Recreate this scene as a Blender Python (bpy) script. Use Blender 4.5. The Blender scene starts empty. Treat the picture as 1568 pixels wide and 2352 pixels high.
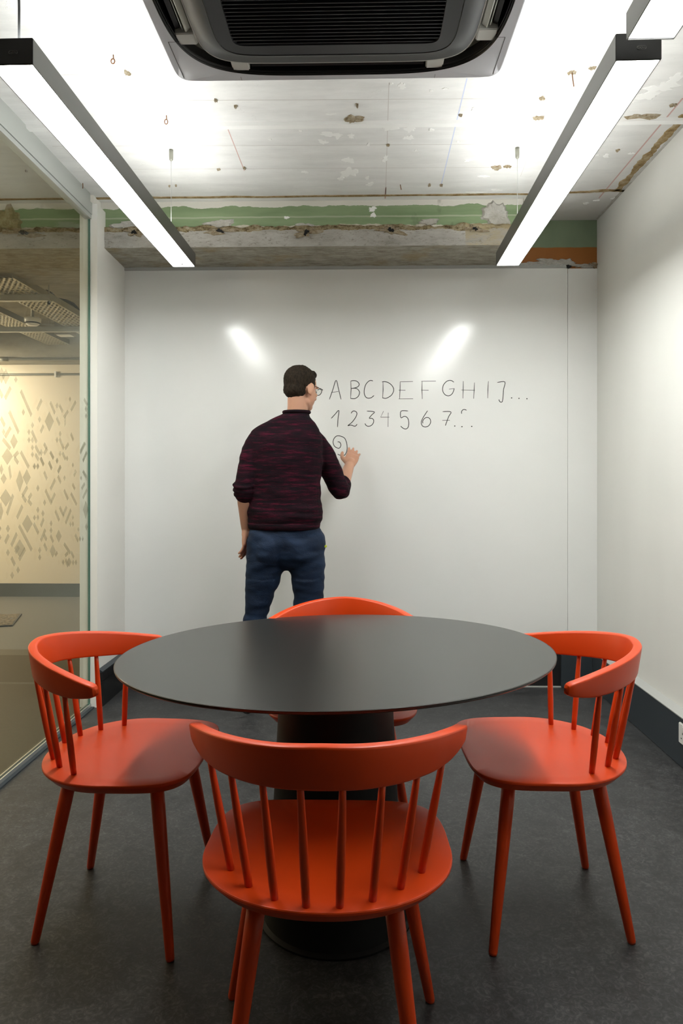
import bpy, bmesh, math, random
from mathutils import Vector, Matrix, noise
R = math.radians
PI = math.pi
scene = bpy.context.scene
col = scene.collection

# ------------------------------------------------------------------ camera
FPX, TH, EYE = 1650.0, R(1.35), 1.22
cd = bpy.data.cameras.new('camera'); cam = bpy.data.objects.new('camera', cd); col.objects.link(cam)
cam.location = (0, 0, EYE); cam.rotation_euler = (R(90), 0, TH)
cd.sensor_fit = 'HORIZONTAL'; cd.sensor_width = 36; cd.lens = FPX / 1568 * 36
cd.shift_y = -76 / 1568; cd.clip_start = .02; cd.clip_end = 60
scene.camera = cam
# ------------------------------------------------------------------ world, exposure
w = bpy.data.worlds.new('world'); scene.world = w; w.use_nodes = True
w.node_tree.nodes['Background'].inputs[0].default_value = (.9, .95, 1, 1)
w.node_tree.nodes['Background'].inputs[1].default_value = .05
scene.view_settings.view_transform = 'Standard'; scene.view_settings.look = 'None'
scene.view_settings.gamma = 1; scene.view_settings.use_curve_mapping = False
scene.view_settings.exposure = 0.58
LAMP_DOWN, LAMP_UP = 29.5, 10.5

def area(name, loc, rot, sx, sy, power, color):
    l = bpy.data.lights.new(name, 'AREA'); l.shape = 'RECTANGLE'; l.size = sx; l.size_y = sy
    l.energy = power; l.color = color
    o = bpy.data.objects.new(name, l); col.objects.link(o); o.location = loc; o.rotation_euler = rot
    return o
# corridor downlights (warm) beyond the glass, plus added point fills, all out of view
area('corridor_light', (-4.3, 6.55, 2.3), (R(28), 0, 0), .5, .5, 32, (1, .86, .68))
pl = bpy.data.lights.new('corridor_fill', 'POINT'); pl.energy = 58; pl.color = (1, .84, .60); pl.shadow_soft_size = .15  # added fill, no fitting there, brightens the corridor ceiling
po = bpy.data.objects.new('corridor_fill', pl); col.objects.link(po); po.location = (-4.9, 5.6, 2.0)
pl = bpy.data.lights.new('corridor_fill', 'POINT'); pl.energy = 16; pl.color = (1, .80, .52); pl.shadow_soft_size = .12  # second added fill, warms the ceiling just beyond the glass
po = bpy.data.objects.new('corridor_fill', pl); col.objects.link(po); po.location = (-3.3, 2.6, 1.9)
area('corridor_light', (-2.6, 2.0, 2.55), (0, 0, 0), .3, 1.2, 10, (1, .82, .55))

# ------------------------------------------------------------------ pixel -> place helpers
def ray(px, py):
    a = (px - 784) / FPX; b = (1100 - py) / FPX
    return Vector((a * math.cos(TH) - math.sin(TH), a * math.sin(TH) + math.cos(TH), b))
def onZ(px, py, z): r = ray(px, py); return Vector((0, 0, EYE)) + r * ((z - EYE) / r.z)
def onY(px, py, y): r = ray(px, py); return Vector((0, 0, EYE)) + r * (y / r.y)
def onX(px, py, x): r = ray(px, py); return Vector((0, 0, EYE)) + r * (x / r.x)

# ------------------------------------------------------------------ materials
def mat(name, base=(.5, .5, .5), rough=.5, metal=0, spec=.5, coat=0, fn=None):
    m = bpy.data.materials.new(name); m.use_nodes = True
    nt = m.node_tree; b = nt.nodes['Principled BSDF']
    b.inputs['Base Color'].default_value = (*base, 1); b.inputs['Roughness'].default_value = rough
    b.inputs['Metallic'].default_value = metal; b.inputs['Specular IOR Level'].default_value = spec
    b.inputs['Coat Weight'].default_value = coat; b.inputs['Coat Roughness'].default_value = .1
    if fn: fn(nt, b)
    return m
class N:
    def __init__(s, nt): s.nt = nt; s.l = nt.links
    def new(s, t, **k):
        n = s.nt.nodes.new(t)
        for a, v in k.items(): setattr(n, a, v)
        return n
    def co(s, scale=(1, 1, 1), loc=(0, 0, 0)):
        g = s.new('ShaderNodeNewGeometry'); mp = s.new('ShaderNodeMapping')
        s.l.new(g.outputs['Position'], mp.inputs[0]); mp.inputs['Scale'].default_value = scale
        mp.inputs['Location'].default_value = loc
        return mp.outputs[0]
    def obco(s, scale=(1, 1, 1)):
        g = s.new('ShaderNodeTexCoord'); mp = s.new('ShaderNodeMapping')
        s.l.new(g.outputs['Object'], mp.inputs[0]); mp.inputs['Scale'].default_value = scale
        return mp.outputs[0]
    def noise(s, co, scale=5, detail=6, rough=.55, dist=0):
        n = s.new('ShaderNodeTexNoise'); s.l.new(co, n.inputs['Vector'])
        n.inputs['Scale'].default_value = scale; n.inputs['Detail'].default_value = detail
        n.inputs['Roughness'].default_value = rough; n.inputs['Distortion'].default_value = dist
        return n.outputs['Fac']
    def ramp(s, f, stops, interp='LINEAR'):
        r = s.new('ShaderNodeValToRGB'); s.l.new(f, r.inputs[0]); r.color_ramp.interpolation = interp
        e = r.color_ramp.elements
        while len(e) < len(stops): e.new(.5)
        for i, (p, c) in enumerate(stops):
            e[i].position = p; c = (c, c, c) if isinstance(c, (int, float)) else c
            e[i].color = (*c, 1)
        return r.outputs[0]
    def mix(s, f, a, b, mode='MIX'):
        m = s.new('ShaderNodeMix', data_type='RGBA', blend_type=mode)
        for k, v in ((0, f), (6, a), (7, b)):
            if isinstance(v, bpy.types.NodeSocket): s.l.new(v, m.inputs[k])
            elif k == 0: m.inputs[0].default_value = v
            else: m.inputs[k].default_value = (*v, 1)
        return m.outputs[2]
    def math(s, op, a, b=0):
        m = s.new('ShaderNodeMath', operation=op)
        for k, v in ((0, a), (1, b)):
            if isinstance(v, bpy.types.NodeSocket): s.l.new(v, m.inputs[k])
            else: m.inputs[k].default_value = v
        return m.outputs[0]
    def xyz(s, co):
        x = s.new('ShaderNodeSeparateXYZ'); s.l.new(co, x.inputs[0]); return x.outputs
    def bump(s, b, h, strength=.2, dist=.01):
        n = s.new('ShaderNodeBump'); s.l.new(h, n.inputs['Height'])
        n.inputs['Strength'].default_value = strength; n.inputs['Distance'].default_value = dist
        s.l.new(n.outputs[0], b.inputs['Normal'])

def f_floor(nt, b):
    n = N(nt); co = n.co()
    a = n.noise(co, 9, 8, .65, 1.2); c = n.noise(co, 46, 8, .7, 2.0); d = n.noise(n.co((1, 1, 1), (3, 1, 0)), 2.2, 3, .5)
    base = n.ramp(c, [(.30, (.010, .0105, .0115)), (.50, (.033, .0335, .035)), (.66, (.080, .0805, .081))])
    m2 = n.ramp(a, [(.35, .72), (.65, 1.25)])
    cc = n.mix(1, base, m2, 'MULTIPLY')
    cc = n.mix(1, cc, n.ramp(d, [(.3, .85), (.7, 1.15)]), 'MULTIPLY')
    nt.links.new(cc, b.inputs['Base Color'])
    nt.links.new(n.ramp(c, [(.3, .42), (.7, .55)]), b.inputs['Roughness'])
    n.bump(b, c, .12, .002)
M = {}
M['floor'] = mat('floor_marmoleum', rough=.48, spec=.45, fn=f_floor)
def f_vinyl(nt, b):
    n = N(nt); y = n.xyz(n.co())[1]; s = n.math('GREATER_THAN', y, 4.92)
    sp = n.noise(n.co(), 60, 5, .7)
    c = n.mix(s, (.066, .055, .033), (.145, .14, .12))
    nt.links.new(n.mix(1, c, n.ramp(sp, [(.3, .85), (.7, 1.12)]), 'MULTIPLY'), b.inputs['Base Color'])
M['vinyl'] = mat('corridor_vinyl', rough=.5, fn=f_vinyl)
def f_wall(nt, b):
    n = N(nt); a = n.noise(n.co(), .9, 3); o = n.noise(n.co(), 160, 3)
    nt.links.new(n.ramp(a, [(.3, (.80, .805, .785)), (.7, (.85, .855, .835))]), b.inputs['Base Color'])
    n.bump(b, o, .07, .002)
M['whiteboard'] = mat('whiteboard_paint', rough=.17, spec=.5, fn=f_wall)
def f_wall2(nt, b):
    n = N(nt); a = n.noise(n.co((1, 1, .4)), 1.3, 4); o = n.noise(n.co(), 90, 4)
    nt.links.new(n.ramp(a, [(.3, (.74, .74, .705)), (.7, (.80, .80, .765))]), b.inputs['Base Color'])
    n.bump(b, o, .08, .003)
M['wall'] = mat('matt_wall_paint', rough=.6, spec=.3, fn=f_wall2)
M['rear'] = mat('dark_rear_wall', (.03, .032, .035), .6)
M['wall_post'] = mat('post_paint', (.86, .85, .81), .45)
def f_ceil(nt, b):
    n = N(nt); co = n.co()
    big = n.noise(co, 1.6, 5, .6); st = n.noise(n.co((1, 5, 1)), 3, 7, .65); sp = n.noise(co, 26, 6, .7)
    c = n.ramp(big, [(.30, (.74, .735, .715)), (.70, (.86, .86, .85))])
    c = n.mix(1, c, n.ramp(st, [(.25, .86), (.6, 1.0)]), 'MULTIPLY')
    c = n.mix(n.ramp(sp, [(.66, 0), (.70, .55)]), c, (.86, .86, .84))
    c = n.mix(n.ramp(n.noise(n.co((1, 1, 1), (7, 2, 0)), 11, 8, .75), [(.69, 0), (.73, .5)]), c, (.52, .50, .45))
    # bare grubby plaster towards the back right corner, where the old paint has worn away
    x, y, z = n.xyz(co)
    g = n.math('ADD', n.math('MULTIPLY', n.math('SUBTRACT', y, 3.95), 2.2), n.math('MULTIPLY', n.math('SUBTRACT', big, .5), 1.2))
    c = n.mix(n.ramp(g, [(.0, 0), (.35, .7)]), c, (.46, .45, .41))
    g2 = n.math('ADD', n.math('MULTIPLY', n.math('SUBTRACT', x, 1.05), 1.6), n.math('MULTIPLY', n.math('SUBTRACT', big, .5), 1.6))
    c = n.mix(n.ramp(g2, [(.1, 0), (.6, .5)]), c, (.60, .585, .55))
    nt.links.new(c, b.inputs['Base Color'])
    h = n.mix(.5, n.ramp(st, [(.3, 0), (.7, 1)]), n.ramp(sp, [(.60, 0), (.68, 1)]))
    n.bump(b, h, .35, .006)
M['ceiling'] = mat('peeling_ceiling_paint', rough=.7, spec=.25, fn=f_ceil)
M['flake'] = mat('fresh_white_paint_patch', (.88, .88, .86), .6)
def f_hole(nt, b):
    n = N(nt); a = n.noise(n.co(), 55, 6, .7)
    nt.links.new(n.ramp(a, [(.3, (.16, .12, .08)), (.45, (.36, .29, .19)), (.62, (.48, .42, .32)), (.8, (.66, .62, .54))]), b.inputs['Base Color'])
    n.bump(b, a, .8, .01)
M['hole'] = mat('exposed_crumbling_plaster', rough=.95, spec=.1, fn=f_hole)
def f_plast(nt, b):
    n = N(nt); a = n.noise(n.co(), 9, 8, .7); s = n.noise(n.co((1, 1, 2)), 70, 5, .7)
    c = n.ramp(a, [(.25, (.36, .33, .27)), (.45, (.50, .485, .44)), (.62, (.60, .59, .56)), (.8, (.70, .69, .66))])
    c = n.mix(n.ramp(s, [(.62, 0), (.7, .55)]), c, (.20, .16, .10))
    nt.links.new(c, b.inputs['Base Color']); n.bump(b, a, .8, .02)
M['plaster'] = mat('old_grey_plaster', rough=.9, spec=.15, fn=f_plast)
def f_ochre(nt, b):
    n = N(nt); a = n.noise(n.co(), 22, 8, .7)
    nt.links.new(n.ramp(a, [(.3, (.14, .085, .03)), (.5, (.36, .26, .13)), (.7, (.55, .47, .33))]), b.inputs['Base Color'])
    n.bump(b, a, .8, .01)
M['ochre'] = mat('ochre_bare_edge', rough=.95, spec=.1, fn=f_ochre)
def f_beam(nt, b):
    n = N(nt); co = n.co(); x, y, z = n.xyz(co)
    e = n.noise(n.co((1, .3, .6)), 7, 8, .6)
    zz = n.math('ADD', z, n.math('MULTIPLY', n.math('SUBTRACT', e, .5), .06))
    gn = n.noise(n.co((.4, 1, 3)), 4, 6, .6)
    green = n.ramp(gn, [(.3, (.19, .27, .14)), (.7, (.30, .39, .225))])
    line = n.math('LESS_THAN', n.math('ABSOLUTE', n.math('SUBTRACT', n.math('ADD', z, n.math('MULTIPLY', n.math('SUBTRACT', n.noise(co, 10, 3), .5), .01)), 2.655)), .0045)
    green = n.mix(n.math('MULTIPLY', line, .4), green, (.62, .60, .48))
    top = n.math('GREATER_THAN', zz, 2.712)
    green = n.mix(top, green, (.70, .68, .62))
    pl = n.ramp(n.noise(co, 11, 8, .7), [(.3, (.42, .35, .23)), (.5, (.60, .56, .46)), (.7, (.72, .70, .64))])
    c = n.mix(n.math('GREATER_THAN', zz, 2.607), pl, green)
    stain = n.noise(n.co((.6, 1, .35), (2, 0, 5)), 5, 5, .7)
    c = n.mix(n.ramp(stain, [(.66, 0), (.78, .7)]), c, (.07, .075, .05))
    nt.links.new(c, b.inputs['Base Color']); n.bump(b, n.noise(co, 18, 6), .35, .006)
M['beam_face'] = mat('green_painted_beam_face', rough=.65, spec=.3, fn=f_beam)
def f_ledge(nt, b):
    n = N(nt); co = n.co(); x, y, z = n.xyz(co)
    a = n.noise(n.co((.5, 1, 1.5)), 8, 8, .7); s = n.noise(n.co((.8, 1, 2)), 40, 6, .75)
    c = n.ramp(a, [(.25, (.28, .26, .21)), (.45, (.50, .48, .44)), (.65, (.63, .615, .575))])
    c = n.mix(n.ramp(s, [(.56, 0), (.66, .7)]), c, (.22, .18, .13))
    zz = n.math('ADD', z, n.math('MULTIPLY', n.math('SUBTRACT', a, .5), .07))
    dirt = n.ramp(n.noise(n.co((1, 1, 1.6)), 30, 7, .8), [(.38, (.10, .07, .035)), (.52, (.36, .29, .17)), (.68, (.52, .47, .36))])
    c = n.mix(n.math('GREATER_THAN', zz, 2.575), c, dirt)
    c = n.mix(n.math('MULTIPLY', n.math('GREATER_THAN', x, .58), n.ramp(a, [(.4, 0), (.55, .8)])), c, (.50, .42, .26))
    nt.links.new(c, b.inputs['Base Color']); n.bump(b, s, .9, .012)
M['ledge'] = mat('crumbling_beam_plaster', rough=.95, spec=.1, fn=f_ledge)
def f_conc(nt, b):
    n = N(nt); co = n.co(); x, y, z = n.xyz(co)
    a = n.noise(n.co((1.1, 3.0, 1)), 11, 9, .75); s = n.noise(n.co((.5, 1.2, 1)), 38, 6, .8)
    c = n.ramp(a, [(.28, (.20, .18, .135)), (.5, (.38, .36, .30)), (.72, (.54, .52, .46))])
    c = n.mix(n.ramp(s, [(.62, 0), (.68, .7)]), c, (.055, .045, .03))
    c = n.mix(n.ramp(n.noise(n.co((1, 1, 1), (4, 4, 0)), 4, 6), [(.55, 0), (.68, .5)]), c, (.36, .27, .13))
    nt.links.new(c, b.inputs['Base Color']); n.bump(b, a, .6, .01)
M['concrete'] = mat('dark_board_marked_concrete', rough=.92, spec=.12, fn=f_conc)
def f_slab(nt, b):
    n = N(nt); co = n.co(); a = n.noise(n.co((.5, 1.5, 1)), 4, 8, .7)
    nt.links.new(n.ramp(a, [(.3, (.30, .27, .20)), (.6, (.45, .42, .33)), (.8, (.56, .53, .44))]), b.inputs['Base Color'])
    n.bump(b, a, .4, .01)
M['slab'] = mat('corridor_concrete_ceiling', rough=.9, spec=.15, fn=f_slab)
def f_recess(nt, b):
    n = N(nt); co = n.co(); x, y, z = n.xyz(co)
    gn = n.noise(n.co((1, 1, .6)), 3, 5)
    green = n.ramp(gn, [(.3, (.16, .21, .13)), (.7, (.23, .29, .185))])
    org = n.ramp(gn, [(.3, (.27, .090, .012)), (.7, (.37, .135, .022))])
    wob = n.math('MULTIPLY', n.math('SUBTRACT', n.noise(co, 16, 5), .5), .008)
    c = n.mix(n.math('GREATER_THAN', n.math('ADD', z, wob), 2.583), org, green)
    scr = n.noise(n.co((14, 1, 4)), 3, 6, .8)
    c = n.mix(n.ramp(scr, [(.72, 0), (.76, .5)]), c, (.50, .42, .30))
    nt.links.new(c, b.inputs['Base Color'])
M['recess'] = mat('green_and_orange_old_paint', rough=.4, spec=.4, fn=f_recess)

M['red'] = mat('orange_red_lacquer', (.64, .054, .004), .38, spec=.45, fn=lambda nt, b: N(nt).bump(b, N(nt).noise(N(nt).obco(), 60, 3), .03, .001))
M['table'] = mat('black_laminate', (.017, .0175, .016), .28, spec=.5, fn=lambda nt, b: N(nt).bump(b, N(nt).noise(N(nt).obco(), 400, 2), .05, .0005))
M['table_edge'] = mat('table_edge_black', (.03, .026, .024), .45)
M['black'] = mat('matt_black', (.006, .006, .006), .55, spec=.3)
M['alu_dark'] = mat('anodised_dark_aluminium', (.19, .19, .185), .34, metal=.8)
M['cap'] = mat('black_plastic_cap', (.028, .028, .028), .35)
M['alu'] = mat('brushed_aluminium', (.58, .60, .58), .35, metal=.75)
M['chan'] = mat('grey_channel', (.46, .48, .46), .45, metal=.2)
def f_em(s):
    def f(nt, b):
        b.inputs['Emission Color'].default_value = (.985, 1, .965, 1); b.inputs['Emission Strength'].default_value = s
    return f
M['diff'] = mat('lit_diffuser', (.9, .9, .9), .4, fn=f_em(LAMP_DOWN))
M['up'] = mat('lit_uplight', (.9, .9, .9), .4, fn=f_em(LAMP_UP))
M['steel'] = mat('steel_wire', (.62, .62, .60), .3, metal=.9)
M['cable'] = mat('grey_power_cable', (.12, .125, .13), .45)
M['ac'] = mat('grey_blue_cassette_plastic', (.70, .71, .78), .26, spec=.7)
M['ac_panel'] = mat('dark_cassette_plastic', (.030, .031, .038), .36, spec=.5)
M['ac_black'] = mat('cassette_black', (.008, .008, .009), .4)
M['white_plastic'] = mat('white_plastic', (.75, .75, .72), .35)
M['silver'] = mat('silver_louvre', (.50, .50, .46), .3, metal=.5)
M['skirt'] = mat('slate_skirting', (.035, .044, .052), .42, spec=.45)
M['skirt_dark'] = mat('black_skirting', (.012, .012, .013), .4)
M['ledge_grey'] = mat('pale_grey_ledge', (.42, .43, .415), .5)
M['far_wall'] = mat('corridor_cream_wall', (.72, .65, .50), .6)
M['far_skirt'] = mat('corridor_skirting', (.075, .08, .07), .5)
M['marker'] = mat('black_marker_ink', (.012, .014, .012), .5)
M['galv'] = mat('galvanised_steel', (.36, .36, .31), .45, metal=.6)
M['tray'] = mat('perforated_tray_metal', (.60, .56, .44), .45, metal=.3)
M['duct'] = mat('grey_duct', (.27, .25, .20), .6)
M['pencil'] = mat('faded_pencil', (.62, .59, .57), .9)
M['redline'] = mat('red_chalk', (.60, .40, .37), .9)
M['blueline'] = mat('blue_chalk', (.55, .60, .76), .9)
M['rust'] = mat('rusty_iron', (.25, .12, .055), .8, metal=.3)
M['skin'] = mat('skin', (.52, .28, .185), .5, spec=.4, fn=lambda nt, b: (b.inputs['Subsurface Weight'].__setattr__('default_value', .08), N(nt).bump(b, N(nt).noise(N(nt).obco(), 90, 3), .08, .002)))
def f_hair(nt, b):
    n = N(nt); a = n.noise(n.obco((1, 1, .25)), 160, 4, .7); z = n.xyz(n.obco())[2]
    c = n.ramp(a, [(.3, (.006, .0045, .003)), (.7, (.040, .028, .018))])
    nt.links.new(c, b.inputs['Base Color']); n.bump(b, a, .8, .006)
M['hair'] = mat('short_dark_brown_hair', rough=.8, spec=.15, fn=f_hair)
def f_sweat(nt, b):
    n = N(nt); a = n.noise(n.obco((1, 1, 9)), 9, 8, .72); k = n.noise(n.obco((1, 1, 3)), 120, 3)
    c = n.ramp(a, [(.38, (.004, .003, .005)), (.52, (.014, .003, .007)), (.64, (.060, .004, .015)), (.80, (.13, .008, .028))])
    nt.links.new(c, b.inputs['Base Color']); n.bump(b, k, .5, .004)
M['sweater'] = mat('maroon_marl_knit', rough=.9, spec=.15, fn=f_sweat)
def f_jean(nt, b):
    n = N(nt); a = n.noise(n.obco((1, 1, 2.2)), 7, 5, .6, .8); k = n.noise(n.obco(), 300, 2)
    c = n.ramp(a, [(.3, (.004, .010, .026)), (.7, (.012, .029, .068))])
    nt.links.new(c, b.inputs['Base Color']); n.bump(b, n.mix(.8, k, a), .6, .012)
M['trouser'] = mat('dark_blue_cotton', rough=.75, spec=.25, fn=f_jean)
M['shoe'] = mat('dark_shoe_leather', (.03, .025, .02), .5)
M['lime'] = mat('lime_tag', (.55, .65, .05), .6)
M['belt'] = mat('belt_leather', (.03, .02, .015), .5)
def glassmat(name, tint, r, film=None):
    m = bpy.data.materials.new(name); m.use_nodes = True; nt = m.node_tree; nt.nodes.clear()
    out = nt.nodes.new('ShaderNodeOutputMaterial'); t = nt.nodes.new('ShaderNodeBsdfTransparent')
    t.inputs[0].default_value = (*tint, 1); mx = nt.nodes.new('ShaderNodeMixShader')
    if film:
        g = nt.nodes.new('ShaderNodeBsdfDiffuse'); g.inputs[0].default_value = (*film, 1); mx.inputs[0].default_value = r
    else:
        g = nt.nodes.new('ShaderNodeBsdfGlossy'); g.inputs['Roughness'].default_value = .02
        g.inputs[0].default_value = (.9, .97, .93, 1)
        fr = nt.nodes.new('ShaderNodeFresnel'); nt.links.new(fr.outputs[0], mx.inputs[0])
        ge = nt.nodes.new('ShaderNodeNewGeometry'); io = nt.nodes.new('ShaderNodeMapRange')   # same reflectance on entering and leaving the thin pane
        io.inputs['To Min'].default_value = r; io.inputs['To Max'].default_value = 1 / r
        nt.links.new(ge.outputs['Backfacing'], io.inputs[0]); nt.links.new(io.outputs[0], fr.inputs[0])
    nt.links.new(t.outputs[0], mx.inputs[1]); nt.links.new(g.outputs[0], mx.inputs[2])
    nt.links.new(mx.outputs[0], out.inputs[0]); return m
M['glass'] = glassmat('clear_green_glass', (.955, .968, .945), 1.30)
M['glass_edge'] = mat('glass_edge_green', (.05, .16, .12), .15)
M['film'] = glassmat('frosted_film', (.88, .88, .86), .11, film=(.40, .40, .34))
M['lens'] = glassmat('spectacle_lens', (.97, .97, .97), 1.3)

# ------------------------------------------------------------------ mesh helpers
def tag(o, label=None, cat=None, group=None, kind=None):
    for k, v in (('label', label), ('category', cat), ('group', group), ('kind', kind)):
        if v: o[k] = v
    return o
def empty(name, loc=(0, 0, 0), rz=0, **k):
    o = bpy.data.objects.new(name, None); col.objects.link(o); o.location = loc; o.rotation_euler = (0, 0, rz)
    o.empty_display_size = .1
    return tag(o, **k)
def obj(name, bm, m, parent=None, smooth=False, **k):
    me = bpy.data.meshes.new(name)
    bmesh.ops.recalc_face_normals(bm, faces=bm.faces)
    bm.to_mesh(me); bm.free()
    if smooth: me.shade_smooth()
    o = bpy.data.objects.new(name, me); col.objects.link(o)
    if isinstance(m, (list, tuple)):
        for q in m: me.materials.append(q)
    elif m: me.materials.append(m)
    if parent: o.parent = parent
    return tag(o, **k)
def box(bm, x0, x1, y0, y1, z0, z1, mi=0):
    v = [bm.verts.new((x, y, z)) for x in (x0, x1) for y in (y0, y1) for z in (z0, z1)]
    fs = []
    for q in ((0, 1, 3, 2), (4, 6, 7, 5), (0, 4, 5, 1), (2, 3, 7, 6), (0, 2, 6, 4), (1, 5, 7, 3)):
        f = bm.faces.new([v[i] for i in q]); f.material_index = mi; fs.append(f)
    return v
def mbox(name, x0, x1, y0, y1, z0, z1, m, parent=None, bev=0, **k):
    bm = bmesh.new(); box(bm, x0, x1, y0, y1, z0, z1)
    if bev: bmesh.ops.bevel(bm, geom=bm.edges[:], offset=bev, segments=2, affect='EDGES')
    return obj(name, bm, m, parent, **k)
def rings(bm, rs, cap=True):
    L = [[bm.verts.new(p) for p in r] for r in rs]; n = len(L[0])
    for a, b in zip(L, L[1:]):
        for i in range(n): bm.faces.new((a[i], a[(i + 1) % n], b[(i + 1) % n], b[i]))
    if cap: bm.faces.new(L[0][::-1]); bm.faces.new(L[-1])
    return L
def frame(d, up=None):
    d = d.normalized(); up = up or (Vector((0, 0, 1)) if abs(d.z) < .95 else Vector((0, 1, 0)))
    u = up.cross(d).normalized(); return u, d.cross(u).normalized()
def tube(bm, pts, rad, n=10, cap=True):
    pts = [Vector(p) for p in pts]; rs = []
    if isinstance(rad, (int, float)): rad = [rad] * len(pts)
    pu = None
    for i, p in enumerate(pts):
        d = pts[min(i + 1, len(pts) - 1)] - pts[max(i - 1, 0)]
        if pu is None or d.length < 1e-9: u, v = frame(d if d.length > 1e-9 else Vector((0, 0, 1)))
        else:
            d = d.normalized(); u = pu - d * pu.dot(d); u = u.normalized() if u.length > 1e-6 else frame(d)[0]; v = d.cross(u).normalized()
        pu = u
        rs.append([p + (u * math.cos(2 * PI * k / n) + v * math.sin(2 * PI * k / n)) * rad[i] for k in range(n)])
    return rings(bm, rs, cap)
def mtube(name, pts, rad, m, parent=None, n=10, **k):
    bm = bmesh.new(); tube(bm, pts, rad, n); return obj(name, bm, m, parent, smooth=True, **k)
def lathe(bm, prof, n=48, c=(0, 0, 0)):
    rs = [[(c[0] + r * math.cos(2 * PI * k / n), c[1] + r * math.sin(2 * PI * k / n), c[2] + z) for k in range(n)] for r, z in prof]
    return rings(bm, rs)
def edge_split(o, ang=35):
    for p in o.data.polygons: p.use_smooth = True
    m = o.modifiers.new('split', 'EDGE_SPLIT'); m.split_angle = R(ang); return o
def supell(a, b, n, k, ph=0):
    t = 2 * PI * k + ph; c, s = math.cos(t), math.sin(t)
    return (a * math.copysign(abs(c) ** (2 / n), c), b * math.copysign(abs(s) ** (2 / n), s))

# blotch: irregular patch with thickness lying on a surface. c centre, u/v in-plane axes, nrm outward
def blotch(name, c, u, v, nrm, a, b, seed, m, parent, th=.002, jag=.35, n=26, rough=0, **k):
    rnd = random.Random(seed); bm = bmesh.new(); out = []; mid = []
    ph = [rnd.uniform(0, 6.28) for _ in range(5)]
    for i in range(n):
        t = 2 * PI * i / n
        r = 1 + jag * (.5 * math.sin(2 * t + ph[0]) + .4 * math.sin(3 * t + ph[1]) + .35 * math.sin(5 * t + ph[2]) + .3 * math.sin(8 * t + ph[3])) + rnd.uniform(-.12, .12)
        r = max(.25, r); q = Vector(u) * (a * r * math.cos(t)) + Vector(v) * (b * r * math.sin(t))
        out.append(bm.verts.new(Vector(c) + q - Vector(nrm) * .001))
        mid.append(bm.verts.new(Vector(c) + q * .82 + Vector(nrm) * (th + rnd.uniform(0, rough))))
    ce = bm.verts.new(Vector(c) + Vector(nrm) * (th * (.6 if rough else 1)))
    for i in range(n):
        j = (i + 1) % n; bm.faces.new((out[i], out[j], mid[j], mid[i])); bm.faces.new((mid[i], mid[j], ce))
    return obj(name, bm, m, parent, **k)

# ------------------------------------------------------------------ the setting
CZ, WY, WXR, WXL, PY, BY = 2.743, 4.259, 1.402, -1.408, 3.802, 3.91
GX = -1.436
def struct(name, bm, m, **k): return obj(name, bm, m, kind='structure', **k)
bm = bmesh.new(); box(bm, GX - .03, 1.55, -1.75, 4.45, -.1, 0); floor = struct('floor', bm, M['floor'])
bm = bmesh.new(); box(bm, -6.4, GX - .03, -1.75, 7.55, -.1, 0); struct('floor_corridor', bm, M['vinyl'])
bm = bmesh.new(); box(bm, -6.4, 1.55, -1.75, 4.45, CZ, CZ + .12); ceiling = struct('ceiling', bm, M['ceiling'])
bm = bmesh.new(); box(bm, -6.4, -1.3, 4.45, 7.55, CZ, CZ + .12); struct('ceiling_corridor', bm, M['slab'])
# back wall: body behind, whiteboard panel 6 mm proud left of the seam, narrow panel right of it
bm = bmesh.new(); box(bm, -1.50, 1.55, WY + .004, 4.45, 0, 2.50); wall_back = struct('wall_back', bm, M['wall'])
SEAM = onY(1303, 1000, WY).x
ZT = 2.461
mbox('whiteboard_panel', WXL - .02, SEAM - .0015, WY - .004, WY + .01, .0, ZT, M['whiteboard'], wall_back, label='large glossy white writable wall panel')
mbox('side_panel', SEAM + .0015, WXR + .01, WY - .002, WY + .01, .0, ZT - .003, M['whiteboard'], wall_back, label='narrow white panel in the right corner')
mbox('top_trim', WXL - .01, SEAM, WY - .012, WY + .01, ZT, ZT + .020, M['ledge_grey'], wall_back, label='thin pale strip along the top of the white panel')
mbox('old_paint_band', .9, 1.55, WY + .001, WY + .19, ZT - .03, CZ, M['recess'], wall_back, label='old green and orange painted plaster band above the panel')
bm = bmesh.new(); box(bm, WXR, 1.55, -1.75, 4.45, 0, CZ + .02); wall_right = struct('wall_right', bm, M['wall'])
bm = bmesh.new(); box(bm, -6.4, 1.55, -1.85, -1.75, 0, CZ); struct('wall_rear', bm, M['rear'])
bm = bmesh.new(); box(bm, -1.487, -1.393, PY, 4.45, 0, 2.689); wall_left = struct('wall_left', bm, M['wall_post'])
bm = bmesh.new(); box(bm, -1.47, -1.42, PY + .02, 4.45, 2.68, CZ + .01); obj('packer', bm, M['wall_post'], wall_left)
bm = bmesh.new(); box(bm, -6.4, -1.35, 7.38, 7.55, 0, 2.405); wall_far = struct('wall_corridor', bm, M['far_wall'])
bm = bmesh.new(); box(bm, -6.5, -6.4, -1.85, 7.55, 0, CZ); struct('wall_corridor_left', bm, M['far_wall'])
bm = bmesh.new(); box(bm, -1.487, -1.35, 4.45, 7.55, 0, CZ); struct('wall_corridor_right', bm, M['far_wall'])
bm = bmesh.new(); box(bm, -6.4, -1.487, 7.365, 7.38, 0, .136); struct('baseboard_corridor', bm, M['far_skirt'])
bm = bmesh.new(); box(bm, -6.4, -1.487, 7.0, 7.55, 2.405, CZ); obj('downstand', bm, M['slab'], wall_far)

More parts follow.
